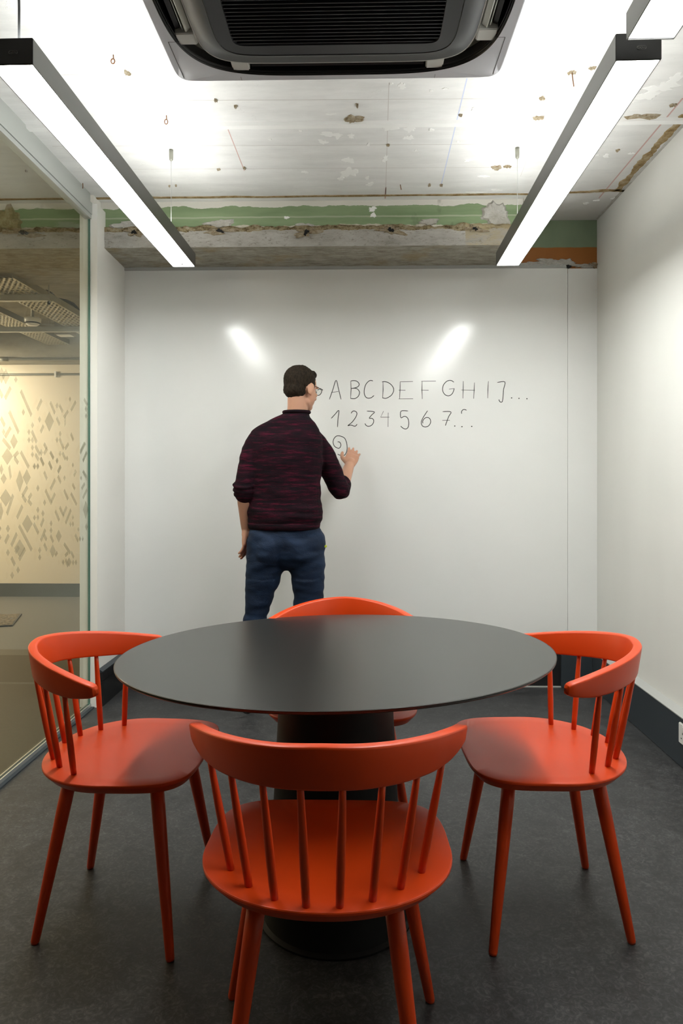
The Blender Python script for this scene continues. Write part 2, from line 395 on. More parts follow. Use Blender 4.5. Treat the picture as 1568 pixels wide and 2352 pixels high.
# ceiling beam at the back (runs on into the corridor)
bm = bmesh.new(); box(bm, -6.4, .90, BY + .018, WY + .2, 2.50, CZ + .01); beam = struct('trim_1', bm, [M['beam_face']])
def relief(name, x0, x1, z0, z1, y, nx, nz, m, parent, amp, top_jag, seed, **k):
    # strip of broken plaster, an uneven grid standing proud of the face behind it
    bm = bmesh.new(); G = []
    for i in range(nx + 1):
        x = x0 + (x1 - x0) * i / nx; row = []
        jt = (noise.noise(Vector((x * 4, seed, 0))) + .6 * noise.noise(Vector((x * 15, seed, 3))) + .3 * noise.noise(Vector((x * 45, seed, 5)))) * top_jag
        for j in range(nz + 1):
            f = j / nz; z = z0 + (z1 + jt - z0) * f
            d = amp * noise.noise(Vector((x * 22, z * 30, seed))) + amp * .6 * noise.noise(Vector((x * 70, z * 80, seed)))
            row.append(bm.verts.new((x, y - max(-.012, d if 0 < j else 0), z)))
        row.append(bm.verts.new((x, y + .04, z1 + jt + .004)))
        G.append(row)
    for a, b in zip(G, G[1:]):
        for j in range(nz + 1): bm.faces.new((a[j], b[j], b[j + 1], a[j + 1]))
    return obj(name, bm, m, parent, smooth=True, **k)
relief('plaster_ledge', -6.4, .90, 2.487, 2.600, BY, 700, 10, M['ledge'], beam, .006, .022, 4.0, label='broken grey plaster along the lower half of the beam')
bm = bmesh.new()
nx, ny = 160, 10; G = []
for i in range(nx + 1):
    row = []
    for j in range(ny + 1):
        x = -6.4 + 7.3 * i / nx; y = BY + (WY + .01 - BY) * j / ny
        z = 2.487 - (2.487 - 2.478) * j / ny + (.003 * noise.noise(Vector((x * 9, y * 30, 2))) if 0 < j else 0)
        row.append(bm.verts.new((x, y, z)))
    G.append(row)
for a, b in zip(G, G[1:]):
    for j in range(ny): bm.faces.new((a[j], a[j + 1], b[j + 1], b[j]))
obj('soffit', bm, M['concrete'], beam, label='dark board-marked concrete underside of the beam')
bm = bmesh.new(); box(bm, -6.4, -1.487, WY + .01, WY + .35, 2.478, 2.52); obj('soffit', bm, M['concrete'], beam)
mbox('beam_end', .895, .905, BY, WY, 2.48, CZ, M['plaster'], beam)

def vpatch(name, px, py, wpx, hpx, seed, m, y=BY + .018, **k):
    c = onY(px, py, y); s = y / FPX
    return blotch(name, c, (1, 0, 0), (0, 0, 1), (0, -1, 0), wpx * s / 2, hpx * s / 2, seed, m, beam, **k)
vpatch('plaster_patch', 505, 514, 62, 22, 1, M['plaster'], th=.008, rough=.004, label='pale bare plaster patch eating into the green paint')
vpatch('plaster_patch', 292, 518, 60, 26, 21, M['plaster'], th=.008, rough=.004)
vpatch('plaster_patch', 855, 480, 18, 12, 2, M['flake'], th=.005)
vpatch('plaster_patch', 857, 494, 11, 14, 3, M['flake'], th=.004)
vpatch('plaster_patch', 658, 500, 12, 8, 4, M['flake'], th=.003)
vpatch('plaster_patch', 1138, 495, 66, 58, 5, M['plaster'], th=.010, rough=.005, jag=.22, n=40, label='large beige patch of bare plaster at the right end')
vpatch('plaster_patch', 985, 510, 50, 14, 6, M['plaster'], th=.008, rough=.003)
vpatch('plaster_patch', 698, 518, 40, 12, 7, M['plaster'], th=.008, rough=.003)
vpatch('plaster_patch', 20, 510, 70, 70, 17, M['ochre'], th=.008, rough=.004)
for i, (px, py, wp, hp) in enumerate([(308, 534, 22, 20), (505, 531, 34, 16), (703, 534, 26, 22), (897, 529, 30, 20), (1090, 526, 24, 14), (55, 535, 44, 20)]):
    vpatch('beam_pocket', px, py, wp * 1.9, hp * .9, 30 + i, M['hole'], y=BY - .002, th=.005, rough=.008, jag=.62, n=44, label='crumbled socket in the beam plaster')
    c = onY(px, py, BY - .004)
    blotch('pocket_shade', c, (1, 0, 0), (0, 0, 1), (0, -1, 0), wp * .22 * BY / FPX, hp * .26 * BY / FPX, 60 + i, M['black'], beam, th=.012, jag=.6)  # raised black patch, paints the shade inside the socket
# ragged plaster where the old paint band meets the white panel, right corner
def rpatch(px, py, wp, hp, seed, m, **k):
    c = onY(px, py, WY - .002); s = WY / FPX
    return blotch('broken_plaster', c, (1, 0, 0), (0, 0, 1), (0, -1, 0), wp * s / 2, hp * s / 2, seed, m, wall_back, **k)
for i, (px, py, wp, hp) in enumerate([(1225, 607, 70, 12), (1262, 603, 70, 16), (1295, 604, 46, 20), (1340, 611, 56, 9), (1362, 609, 20, 12), (1200, 611, 40, 10)]):
    rpatch(px, py, wp, hp, 80 + i, M['plaster'] if i != 4 else M['hole'], th=.008, rough=.005, jag=.35, n=40)
rpatch(1304, 613, 12, 9, 99, M['black'], th=.012)

# ceiling relief: raised ridge, ochre cracks, chips, flakes, nails, chalk lines
def cridge(name, y0, y1, x0, x1, h, m, **k):
    bm = bmesh.new(); n = 60; rs = []
    for i in range(n + 1):
        x = x0 + (x1 - x0) * i / n; w_ = .003 * noise.noise(Vector((x * 5, y0, 1)))
        rs.append([(x, y0 + w_, CZ + .002), (x, y0 + .008 + w_, CZ - h), (x, y1 - .008 + w_, CZ - h), (x, y1 + w_, CZ + .002)])
    rings(bm, rs); return obj(name, bm, m, ceiling, **k)
cridge('plaster_ridge', onZ(822, 277, CZ).y - .0, onZ(822, 260, CZ).y + .11, -6.3, WXR, .012, M['flake'], label='smooth raised band of plaster across the ceiling')
def cribbon(name, pts, wid, m, th=.003, jag=.5, seed=0, **k):
    bm = bmesh.new(); P = [Vector(p) for p in pts]; rs = []; n = 50
    L = [(a, b) for a, b in zip(P, P[1:])]
    for (a, b) in L:
        for i in range(n + (1 if (a, b) == L[-1] else 0)):
            c = a.lerp(b, i / n); d = (b - a).normalized(); u = Vector((-d.y, d.x, 0))
            w1 = wid * max(.1, 1 + jag * 1.6 * (noise.noise(c * 9 + Vector((seed, 0, 0))) + .7 * noise.noise(c * 35)))
            w2 = wid * max(.1, 1 + jag * 1.6 * (noise.noise(c * 9 + Vector((0, seed, 5))) + .7 * noise.noise(c * 33 + Vector((3, 3, 3)))))
            rs.append([c + u * w1 + Vector((0, 0, .001)), c + u * w1 * .8 - Vector((0, 0, th)), c - u * w2 * .8 - Vector((0, 0, th)), c - u * w2 + Vector((0, 0, .001))])
    rings(bm, rs); return obj(name, bm, m, ceiling, **k)
def C(px, py): return onZ(px, py, CZ)
cribbon('plaster_crack', [(-6.3, BY - .03, CZ), (.93, BY - .05, CZ)], .011, M['ochre'], seed=1, label='ochre crack where ceiling meets beam')
cribbon('plaster_crack', [C(1305, 441), C(1440, 437)], .018, M['ochre'], seed=2)
cribbon('plaster_crack', [C(1425, 437) - Vector((.02, 0, 0)), C(1500, 355) - Vector((.02, 0, 0)), C(1590, 262) - Vector((.025, 0, 0))], .020, M['ochre'], seed=3, label='brown crack along the right edge of the ceiling')
cribbon('plaster_crack', [(WXR - .006, 4.25, CZ), (WXR - .006, 1.2, CZ)], .010, M['plaster'], seed=6)
def cblotch(name, px, py, wp, hp, seed, m, **k):
    c = C(px, py); s = c.y / FPX; dd = c.y * c.y / (FPX * (CZ - EYE))
    return blotch(name, c, (1, 0, 0), (0, 1, 0), (0, 0, -1), wp * s / 2, hp * dd / 2, seed, m, ceiling, **k)
flakes = [(760, 309, 50, 12), (742, 326, 22, 11), (806, 312, 20, 10), (800, 368, 26, 13), (802, 396, 38, 22), (783, 410, 14, 9), (893, 291, 44, 18), (942, 295, 30, 17), (938, 316, 22, 12),
          (884, 365, 14, 16), (843, 408, 8, 10), (849, 423, 18, 8), (846, 331, 6, 10), (990, 298, 12, 8), (1075, 368, 20, 7), (700, 395, 18, 6), (922, 197, 20, 14), (990, 208, 10, 5),
          (1022, 203, 12, 5), (898, 192, 10, 5), (1086, 250, 8, 8), (1230, 225, 40, 60), (1215, 265, 50, 14), (1090, 442, 38, 5), (1140, 437, 26, 5), (1130, 378, 18, 6), (1520, 200, 70, 22),
          (1480, 220, 60, 20), (1440, 232, 50, 10), (1548, 182, 30, 30), (1370, 356, 14, 4), (1392, 358, 16, 8), (1450, 352, 14, 5), (1345, 467, 14, 4), (1370, 460, 12, 4), (760, 262, 24, 5), (775, 316, 12, 7),
          (620, 320, 8, 5), (955, 345, 10, 4), (1110, 405, 24, 4), (690, 300, 10, 4), (1320, 120, 30, 20), (1260, 330, 16, 6), (455, 257, 16, 3), (1225, 28, 14, 6), (1280, 20, 12, 8), (1052, 325, 10, 4), (1410, 455, 12, 5)]
for i, (px, py, wp, hp) in enumerate(flakes):
    cblotch('paint_flake', px, py, wp, hp, 200 + i, M['flake'], th=.0012 + .00025 * (i % 7), jag=.42, n=30)
holes = [(812, 272, 38, 16), (1468, 270, 72, 18), (292, 166, 16, 9), (1235, 269, 22, 8), (1256, 279, 16, 7), (1245, 224, 14, 9), (541, 243, 8, 6), (495, 229, 8, 5), (820, 241, 7, 8), (1140, 384, 26, 8),
         (1165, 381, 16, 5), (1057, 263, 8, 4), (502, 388, 8, 4), (561, 385, 6, 5), (1545, 240, 14, 6), (986, 424, 6, 5), (1013, 424, 6, 5), (891, 332, 8, 4), (1313, 165, 16, 8), (1360, 155, 18, 5), (638, 468, 10, 8),
         (404, 425, 5, 3), (60, 391, 5, 3), (389, 426, 4, 3), (1418, 344, 8, 4)]
for i, (px, py, wp, hp) in enumerate(holes):
    cblotch('plaster_chip', px, py, wp, hp, 400 + i, M['hole'], th=.004, rough=.006, jag=.4, n=24)
def hook(px, py, ln, loop=True):
    c = C(px, py); bm = bmesh.new(); p = [c, c + Vector((.002, -.003, -ln * .45))]
    if loop:
        for k in range(9):
            a = PI / 2 + 2 * PI * k / 8
            p.append(c + Vector((.007 * math.cos(a), -.004, -ln * .72 + ln * .26 * math.sin(a))))
    else: p.append(c + Vector((.004, -.01, -ln)))
    tube(bm, p, .0022, 6); obj('old_hook', bm, M['rust'], ceiling, smooth=True, label='small rusty hook in the ceiling')
for h in [(260, 126, .035), (382, 265, .04), (1313, 165, .06, False), (190, 421, .03, False), (919, 424, .03, False), (638, 466, .03, False), (1160, 462, .04, False)]: hook(*h)
def cline(x0, y0, x1, y1, m, wd=.0012):
    a, b = C(x0, y0), C(x1, y1); d = (b - a).normalized(); u = Vector((-d.y, d.x, 0)) * wd; bm = bmesh.new()
    rings(bm, [[p + u + Vector((0, 0, .001)), p + u - Vector((0, 0, .0006)), p - u - Vector((0, 0, .0006)), p - u + Vector((0, 0, .001))] for p in (a, b)])
    obj('drawn_line', bm, m, ceiling)
for l in [(215, 232, 1420, 225, M['pencil']), (140, 172, 400, 170, M['pencil']), (1150, 150, 1330, 149, M['pencil']), (120, 336, 1250, 331, M['pencil']), (240, 389, 1200, 384, M['pencil']),
          (518, 283, 561, 392, M['redline'], .002), (893, 190, 885, 455, M['pencil'], .0016), (886, 430, 884, 456, M['redline'], .003), (1072, 180, 1013, 424, M['blueline'], .0022),
          (1350, 0, 1195, 405, M['pencil'], .0009), (1568, 225, 1375, 455, M['redline'], .0035)]: cline(*l)

# baseboards
bm = bmesh.new(); tx = onY(1285, 1500, WY).x
box(bm, WXL, tx, WY - .018, WY + .002, 0, .2); bb = struct('baseboard_back', bm, M['skirt_dark'])
mbox('end_board', tx, WXR - .04, WY - .036, WY, .003, .205, M['skirt'], bb, label='slate grey board near the right corner')
mbox('floor_seal', WXL, tx, WY - .03, WY - .018, 0, .006, M['ledge_grey'], bb)
bm = bmesh.new(); rings(bm, [[(1.363, y, .003), (1.363, y, .210), (WXR, y, .224), (WXR, y, .003)] for y in (-1.7, WY - .036)])
bb = struct('baseboard_right', bm, M['skirt'])
bm = bmesh.new(); rings(bm, [[(1.361, y, .2095), (1.361, y, .214), (WXR, y, .2285), (WXR, y, .223)] for y in (-1.7, WY)]); obj('top_ledge', bm, M['ledge_grey'], bb, label='pale grey ledge on top of the skirting')
bm = bmesh.new(); box(bm, -1.393, -1.368, PY + .02, WY, 0, .132); bb = struct('baseboard_left', bm, M['skirt_dark'])
mbox('upper_board', -1.393, -1.371, PY + .02, WY, .136, .18, M['skirt_dark'], bb)
bm = bmesh.new(); rings(bm, [[(-1.371, y, .181), (-1.371, y, .186), (-1.393, y, .20), (-1.393, y, .181)] for y in (PY + .02, WY)]); obj('top_ledge', bm, M['skirt'], bb)

# ------------------------------------------------------------------ glass partition
win = empty('window_1', (GX, 1.0, 0), kind='structure')
def wl(name, bm, m, **k):
    bmesh.ops.translate(bm, verts=bm.verts[:], vec=-Vector((GX, 1.0, 0))); return obj(name, bm, m, win, **k)
bm = bmesh.new(); box(bm, GX - .005, GX + .005, -1.75, PY - .003, .012, 2.63); wl('glass_pane', bm, M['glass'], label='clear full-height glass pane')
bm = bmesh.new(); box(bm, GX - .006, GX + .006, PY - .0045, PY - .0015, .012, 2.61); wl('pane_edge', bm, M['glass_edge'])
bm = bmesh.new(); box(bm, GX - .022, GX + .014, -1.75, PY - .005, 2.605, 2.627); box(bm, GX - .022, GX + .008, -1.75, PY - .005, 2.627, 2.6295); box(bm, GX - .026, GX + .018, -1.75, PY - .005, 2.629, 2.689)
box(bm, GX - .01, GX + .006, -1.75, PY, 2.688, CZ + .01); wl('head_channel', bm, M['chan'], label='grey metal head channel above the glass')
bm = bmesh.new(); box(bm, GX + .006, GX + .012, -1.75, PY - .005, 0, .022); box(bm, GX - .013, GX - .006, -1.75, PY - .005, 0, .022); wl('floor_channel', bm, M['alu'], label='slim silver floor channel under the glass')
bm = bmesh.new(); box(bm, GX + .012, GX + .030, -1.75, PY - .005, 0, .006); wl('floor_trim', bm, M['skirt'])
# frosted diamonds on the corridor side of the glass (two detail sheets: scale, y origin)
def FU(px): return 4.3 - 1.7 * px / 167, 8.4 - 1.5 * px / 167
def film(pts):
    bm = bmesh.new(); q = [onX(px, py, GX + .0056) for px, py in pts]
    q = [v for v in q]
    a = [bm.verts.new(v) for v in q]; b = [bm.verts.new(v + Vector((.0006, 0, 0))) for v in q]; n = len(a)
    bm.faces.new(a); bm.faces.new(b[::-1])
    for i in range(n): bm.faces.new((a[i], a[(i + 1) % n], b[(i + 1) % n], b[i]))
    wl('frosted_diamond', bm, M['film'])
S6 = [('D', 25, 180, 450), ('D', 98, 205, 465), ('D', 270, 330, 445), ('/', 168, 495, 98, 740), ('\\', 368, 553, 527, 1030), ('\\', -20, 500, 28, 715), ('/', 703, 708, 648, 930), ('\\', 872, 752, 930, 990),
      ('D', 977, 780, 885), ('\\', 1030, 800, 1062, 960), ('\\', 170, 905, 305, 1325), ('D', 400, 890, 1005), ('D', 678, 1012, 1125), ('B', 845, 930, 1280, 77), ('\\', 980, 1015, 1012, 1185), ('/', 1157, 900, 1105, 1060), ('\\', 1125, 1000, 1105, 1200),
      ('/', 735, 1150, 706, 1315), ('D', 555, 1112, 1225), ('\\', 28, 1015, 66, 1205), ('/', 168, 1180, 100, 1400), ('D', 62, 1230, 1340), ('D', 495, 1232, 1340), ('\\', 555, 1240, 617, 1490), ('D', 495, 1370, 1478), ('D', 555, 1370, 1480),
      ('B', 237, 1320, 1580, 64), ('D', 1030, 1265, 1370), ('D', 977, 1370, 1475), ('\\', 1030, 1370, 1080, 1600), ('D', 555, 1500, 1605), ('\\', 617, 1500, 670, 1700), ('\\', 765, 1460, 790, 1600), ('/', 800, 1540, 765, 1690),
      ('\\', 62, 1380, 165, 1600), ('B', 125, 1560, 1850, 95), ('/', 300, 1600, 250, 1740), ('\\', 262, 1700, 298, 1850), ('\\', 368, 1600, 480, 1920), ('D', 705, 1575, 1700), ('\\', 872, 1605, 905, 1760), ('D', 555, 1620, 1730), ('\\', 617, 1640, 650, 1790),
      ('\\', 705, 1700, 738, 1880), ('D', 977, 1725, 1830), ('D', 590, 1820, 1930), ('D', 648, 1820, 1930), ('\\', 845, 1775, 878, 1945), ('/', 1032, 1850, 1003, 2005), ('\\', 1222, 1290, 1250, 1450), ('D', 1200, 675, 770), ('/', 1290, 740, 1225, 940),
      ('/', 1165, 1460, 1125, 1600), ('\\', 1080, 1620, 1115, 1780), ('D', 1030, 1610, 1710), ('/', 1440, 1450, 1385, 1640), ('/', 1480, 1610, 1430, 1800), ('\\', 1450, 700, 1490, 850), ('D', 1475, 830, 950), ('D', 1475, 960, 1060), ('\\', 1430, 1930, 1480, 2090), ('D', 1248, 1810, 1900), ('D', 1150, 1690, 1790)]
S5 = [('\\', 670, 655, 693, 810), ('/', 818, 770, 765, 965), ('/', 900, 570, 875, 705), ('\\', 877, 720, 903, 865), ('D', 967, 730, 812), ('D', 567, 870, 975), ('\\', 690, 930, 765, 1180), ('/', 815, 980, 775, 1150), ('\\', 968, 930, 1012, 1110),
      ('\\', 1072, 980, 1140, 1190), ('D', 668, 1092, 1190), ('/', 325, 1165, 265, 1395), ('B', 85, 935, 1200, 85), ('/', 185, 1000, 115, 1335), ('/', 462, 985, 440, 1100), ('\\', 430, 1080, 462, 1195), ('/', 400, 880, 345, 1060), ('\\', 345, 1010, 380, 1145),
      ('B', 295, 650, 980, 55), ('B', 400, 640, 880, 60), ('D', 567, 1200, 1300), ('D', 643, 1250, 1355), ('/', 645, 1360, 620, 1515), ('D', 515, 1320, 1410), ('D', 567, 1320, 1410), ('\\', 515, 1430, 567, 1625), ('B', 410, 1320, 1595, 78),
      ('\\', 838, 1240, 880, 1430), ('\\', 903, 1185, 947, 1370), ('/', 993, 1180, 950, 1350), ('/', 1055, 1225, 990, 1470), ('D', 1093, 1315, 1400), ('D', 1055, 1420, 1505), ('D', 1093, 1420, 1505), ('\\', 295, 1460, 465, 1875), ('D', 118, 1470, 1590), ('/', 118, 1600, 88, 1765),
      ('/', 240, 1580, 180, 1810), ('B', 295, 1690, 1960, 82), ('/', 365, 1810, 297, 2020), ('/', 270, 1780, 240, 1915), ('D', 118, 1835, 1945), ('\\', 182, 1940, 210, 2100), ('D', 270, 2095, 2205), ('D', 182, 2175, 2285), ('D', 765, 1403, 1500),
      ('D', 765, 1505, 1605), ('\\', 765, 1610, 790, 1755), ('/', 670, 1520, 620, 1735), ('\\', 668, 1600, 690, 1720), ('B', 880, 1545, 1740, 42), ('\\', 670, 1735, 693, 1875), ('B', 790, 1765, 1965, 45), ('/', 850, 1860, 835, 1955), ('D', 595, 1805, 1905), ('D', 595, 1910, 2010),
      ('\\', 968, 1735, 1045, 1920), ('\\', 1075, 1860, 1098, 1985), ('/', 1010, 1870, 985, 1960), ('D', 947, 1990, 2080), ('\\', 990, 1975, 1012, 2115), ('B', 1035, 1960, 2105, 35), ('D', 1097, 1995, 2085), ('D', 1138, 1990, 2080), ('\\', 1135, 1600, 1165, 1740), ('D', 1175, 1500, 1580), ('D', 1198, 1640, 1725), ('D', 1238, 1635, 1720),
      ('/', 1272, 225, 1210, 420), ('/', 1290, 365, 1250, 540), ('\\', 1250, 645, 1295, 810), ('D', 1215, 735, 810), ('/', 1262, 830, 1230, 955), ('/', 1295, 925, 1250, 1095), ('B', 1285, 1110, 1380, 40), ('D', 1295, 1450, 1560),
      ('B', 10, 1130, 1410, 38), ('B', 0, 1490, 1570, 20), ('D', 0, 1620, 1700), ('\\', 148, 570, 150, 800), ('B', 55, 700, 860, 45), ('B', 20, 560, 720, 30), ('\\', 760, 355, 795, 500), ('D', 855, 465, 560), ('\\', 745, 510, 765, 655), ('\\', 620, 450, 645, 600), ('D', 515, 545, 645), ('D', 565, 545, 645), ('\\', 1095, 840, 1115, 960), ('/', 1130, 640, 1115, 760)]
for S, sc, oy, lim in ((S6, 7.467, 820, 1e9), (S5, 6.533, 980, 1e9)):
    for e in S:
        if e[0] in 'DB':
            x, t, b = e[1] / sc, oy + e[2] / sc, oy + e[3] / sc
            hw = e[4] / sc if e[0] == 'B' else (b - t) / 2 * FU(x)[0] / FU(x)[1]
            pts = [(x, t), (x + hw, (t + b) / 2), (x, b), (x - hw, (t + b) / 2)]
        else:
            x0, t, x1, b = e[1] / sc, oy + e[2] / sc, e[3] / sc, oy + e[4] / sc
            hw, hh = FU((x0 + x1) / 2); hw *= .9; hh *= .9; s = 1 if e[0] == '/' else -1
            pts = [(x0, t), (x0 + s * hw, t + hh), (x1, b), (x1 - s * hw, b - hh)]
        if max(p[0] for p in pts) < 204: film(pts)

# ------------------------------------------------------------------ marker writing on the back wall
W = {
 'A': [[(105,225),(128,160),(150,97),(167,160),(183,225)],[(118,178),(165,172)]],
 'B': [[(248,103),(250,160),(246,218)],[(247,103),(268,99),(290,105),(303,120),(300,135),(283,146),(250,152)],[(252,151),(285,152),(304,170),(304,190),(295,207),(275,219),(245,218)]],
 'C': [[(395,102),(383,98),(368,103),(350,122),(340,148),(337,175),(340,195),(350,211),(365,217),(385,213),(403,198)]],
 'D': [[(462,108),(463,160),(460,217)],[(456,108),(475,106),(500,114),(520,130),(532,150),(532,172),(520,195),(500,210),(480,218),(458,214)]],
 'E': [[(577,107),(576,160),(573,220)],[(577,107),(662,105)],[(567,163),(612,164)],[(567,221),(663,220)]],
 'F': [[(723,105),(722,160),(724,222)],[(718,104),(815,103)],[(718,163),(767,164)]],
 'G': [[(935,110),(920,100),(905,98),(885,106),(866,128),(860,152),(862,172),(873,190),(890,200),(910,198),(927,182),(938,152)],[(903,157),(938,152)]],
 'H': [[(998,103),(997,160),(995,218)],[(1072,112),(1070,160),(1067,220)],[(985,162),(1075,164)]],
 'I': [[(1165,103),(1162,160),(1161,217)]],
 'J': [[(1224,112),(1275,108),(1266,160),(1262,215),(1258,238),(1250,244),(1240,238),(1235,225)]],
 '1': [[(117,352),(142,325),(168,298),(163,350),(159,410)]],
 '2': [[(250,318),(258,306),(270,302),(285,309),(288,325),(278,348),(255,378),(228,400),(248,396),(268,402),(280,402),(290,390)]],
 '3': [[(355,303),(405,308),(388,328),(371,350),(388,351),(400,362),(398,382),(385,398),(365,404),(350,398),(342,385)]],
 '4': [[(466,303),(447,343),(505,343)],[(497,313),(496,408)]],
 '5': [[(630,302),(583,303),(582,347),(600,339),(618,341),(631,358),(634,388),(629,412),(615,422),(598,418),(580,403)]],
 '6': [[(760,300),(738,333),(722,362),(718,385),(727,403),(745,409),(765,402),(779,382),(779,362),(768,348),(750,346),(735,356),(727,372),(729,385)]],
 '7': [[(860,306),(915,308),(900,340),(887,375),(878,400)],[(858,365),(908,364)]],
 'curved stroke': [[(987,320),(986,308),(992,297),(1003,292),(1020,297)]],
 'spiral': [[(160,508),(172,509),(180,520),(181,535),(172,549),(155,548),(138,535),(130,515),(132,495),(142,478),(157,468),(180,470),(205,482),(217,505),(223,535),(222,565),(212,590),(198,600),(180,598),(160,590)]]}
dots = [(1320,215),(1369,218),(1422,220),(941,402),(989,407),(1054,405)]
def stroke(bm, pts, wd=.0021):
    P = [onY(720 + x / 2.904, 840 + y / 2.904, WY - .0042) for x, y in pts]
    if len(P) > 3:    # smooth the hand-drawn curve
        Q = []
        for i in range(len(P) - 1):
            p0, p1, p2, p3 = P[max(i - 1, 0)], P[i], P[i + 1], P[min(i + 2, len(P) - 1)]
            for k in range(4):
                t = k / 4; Q.append(.5 * ((2 * p1) + (p2 - p0) * t + (2 * p0 - 5 * p1 + 4 * p2 - p3) * t * t + (3 * p1 - p0 - 3 * p2 + p3) * t ** 3))
        Q.append(P[-1]); P = Q
    rs = []
    for i, p in enumerate(P):
        d = (P[min(i + 1, len(P) - 1)] - P[max(i - 1, 0)]).normalized(); u = Vector((-d.z, 0, d.x)) * wd * (1 if 0 < i < len(P) - 1 else .6)
        rs.append([p + u, p + u - Vector((0, .0004, 0)), p - u - Vector((0, .0004, 0)), p - u])
    rings(bm, rs)
for ch, st in W.items():
    bm = bmesh.new()
    for s in st: stroke(bm, s)
    obj('handwritten_mark', bm, M['marker'], wall_back, label='handwritten %s in thin black marker' % ch)
for x, y in dots:
    bm = bmesh.new(); stroke(bm, [(x - 4, y), (x, y), (x + 4, y)], .0036); obj('handwritten_dot', bm, M['marker'], wall_back)

# ------------------------------------------------------------------ pendant lamps
def make_lamp(name, label, x0, y0, x1, L=1.745):
    rz = math.atan2(-(x1 - x0), L)
    t = empty(name, (x0, y0, 2.27), rz, label=label, cat='pendant lamp', group=None)
    wd, h, tk = .113, .067, .0035
    bm = bmesh.new(); box(bm, 0, tk, .004, L - .004, 0, h); box(bm, wd - tk, wd, .004, L - .004, 0, h)
    bmesh.ops.bevel(bm, geom=bm.edges[:], offset=.0008, segments=1, affect='EDGES'); obj('side_profile', bm, M['alu_dark'], t)
    for y in (0, L - .006): mbox('end_cap', 0, wd, y, y + .006, 0, h, M['cap'], t, bev=.0015, label='black end cap')
    mbox('diffuser', tk, wd - tk, .006, L - .006, .003, .008, M['diff'], t, label='glowing white diffuser')
    mbox('uplight', tk + .004, wd - tk - .004, .02, L - .02, h - .008, h - .003, M['up'], t, label='white upward light strip')
    return t, wd, h, L
def cable(o, wd, h, y, px=None):
    c = o.matrix_basis @ Vector((wd / 2, y, 0))
    return Vector((wd / 2, y, h))
for nm, lab, x0, y0, x1, two in (('linear_pendant_lamp', 'long black linear lamp hanging on the left, beside the glass partition', -.937, 1.80, -.920, 'L'),
                            ('linear_pendant_lamp', 'long black linear lamp hanging on the right, its badged end towards the camera', .645, 1.817, .678, 'R'),
                            ('linear_pendant_lamp', 'black linear lamp at the top right, cut off by the frame', .626, .838, .641, 'N')):
    t, wd, h, L = make_lamp(nm, lab, x0, y0, x1, .90 if two == 'N' else 1.745)
    t['group'] = 'black linear pendant lamps'
    top = CZ - 2.27
    ys = (L - .24,) if two == 'R' else ((L - .24,) if two == 'L' else (.2,))
    for y in ys:
        mtube('suspension_wire', [(wd / 2, y, h - .002), (wd / 2, y, top)], .0014, M['steel'], t, 6)
        bm = bmesh.new(); lathe(bm, [(.004, -.052), (.0085, -.046), (.0095, -.03), (.0095, -.001)], 16, (wd / 2, y, top)); obj('ceiling_anchor', bm, M['galv'], t, smooth=True)
        bm = bmesh.new(); lathe(bm, [(.006, 0), (.006, .006), (.003, .012)], 12, (wd / 2, y, h - .004)); obj('wire_grip', bm, M['steel'], t, smooth=True)
    yb = .045 if two == 'L' else (.03 if two == 'R' else .30)
    mtube('power_cable', [(wd / 2, yb, h), (wd / 2, yb, h + .1), (wd / 2 - .002, yb, h + .25), (wd / 2, yb, top)], .0034, M['cable'], t, 8, label='grey twisted power cable')
    bm = bmesh.new(); lathe(bm, [(.0085, 0), (.0085, .008), (.0055, .019), (.004, .022)], 16, (wd / 2, yb, h)); obj('cable_gland', bm, M['cap'], t, smooth=True)
    bm = bmesh.new(); lathe(bm, [(.009, .0012), (.009, .003), (.005, .0034)], 20, (wd / 2, L - .05, 0)); two != 'L' or obj('fixing_screw', bm, M['steel'], t, smooth=True)
    if two != 'N':
        # oval embossed badge with a row of small letters
        bm = bmesh.new(); rs = []
        n = 28
        for rr in (.0105, .0112):
            pass
        P = []
        for k in range(n):
            a = 2 * PI * k / n; P.append(Vector((wd * .56 + math.copysign(.007, math.cos(a)) + .0045 * math.cos(a), -.0006, .030 + .0045 * math.sin(a))))
        tube(bm, P + [P[0], P[1]], .0005, 6); b_ = obj('badge', bm, M['alu_dark'], t, smooth=True, label='small oval badge')
        cu = bpy.data.curves.new('badge_text', 'FONT'); cu.body = 'OXXO'; cu.size = .0078; cu.extrude = .0004; cu.align_x = 'CENTER'; cu.align_y = 'CENTER'
        to = bpy.data.objects.new('tmp', cu); me = bpy.data.meshes.new_from_object(to); bpy.data.objects.remove(to)
        o = bpy.data.objects.new('badge_lettering', me); col.objects.link(o); o.parent = b_
        me.materials.append(M['alu_dark']); o.location = (wd * .56, -.0004, .030); o.rotation_euler = (R(90), 0, 0); o.scale = (.95, 1, 1)

# ------------------------------------------------------------------ ceiling cassette
ACZ = 2.406
ac = empty('air_conditioning_cassette', (-.061, 1.659, ACZ), label='dark grey square ceiling air conditioning cassette with slatted intake', cat='air conditioner')
bm = bmesh.new(); n = 160; H2 = .475
def sq(a, nn, z, N_=n): return [Vector((*supell(a, a, nn, k / N_, .0001), z)) for k in range(N_)]
rs = [sq(H2 - .004, 26, .035), sq(H2, 26, .03), sq(H2, 26, .003), sq(H2 - .003, 26, 0), sq(.450, 4.3, 0)]
rings(bm, rs, cap=False); o = obj('frame', bm, M['ac'], ac, label='blue grey outer frame'); edge_split(o, 40)
bm = bmesh.new()
for a, z in ((.4465, .004), (.443, .009)): 
    P = sq(a, 4.3, z); tube(bm, P + [P[0], P[1]], .0016, 5)
obj('frame_lip', bm, M['ac_black'], ac, smooth=True)
bm = bmesh.new()      # black throat behind the slot
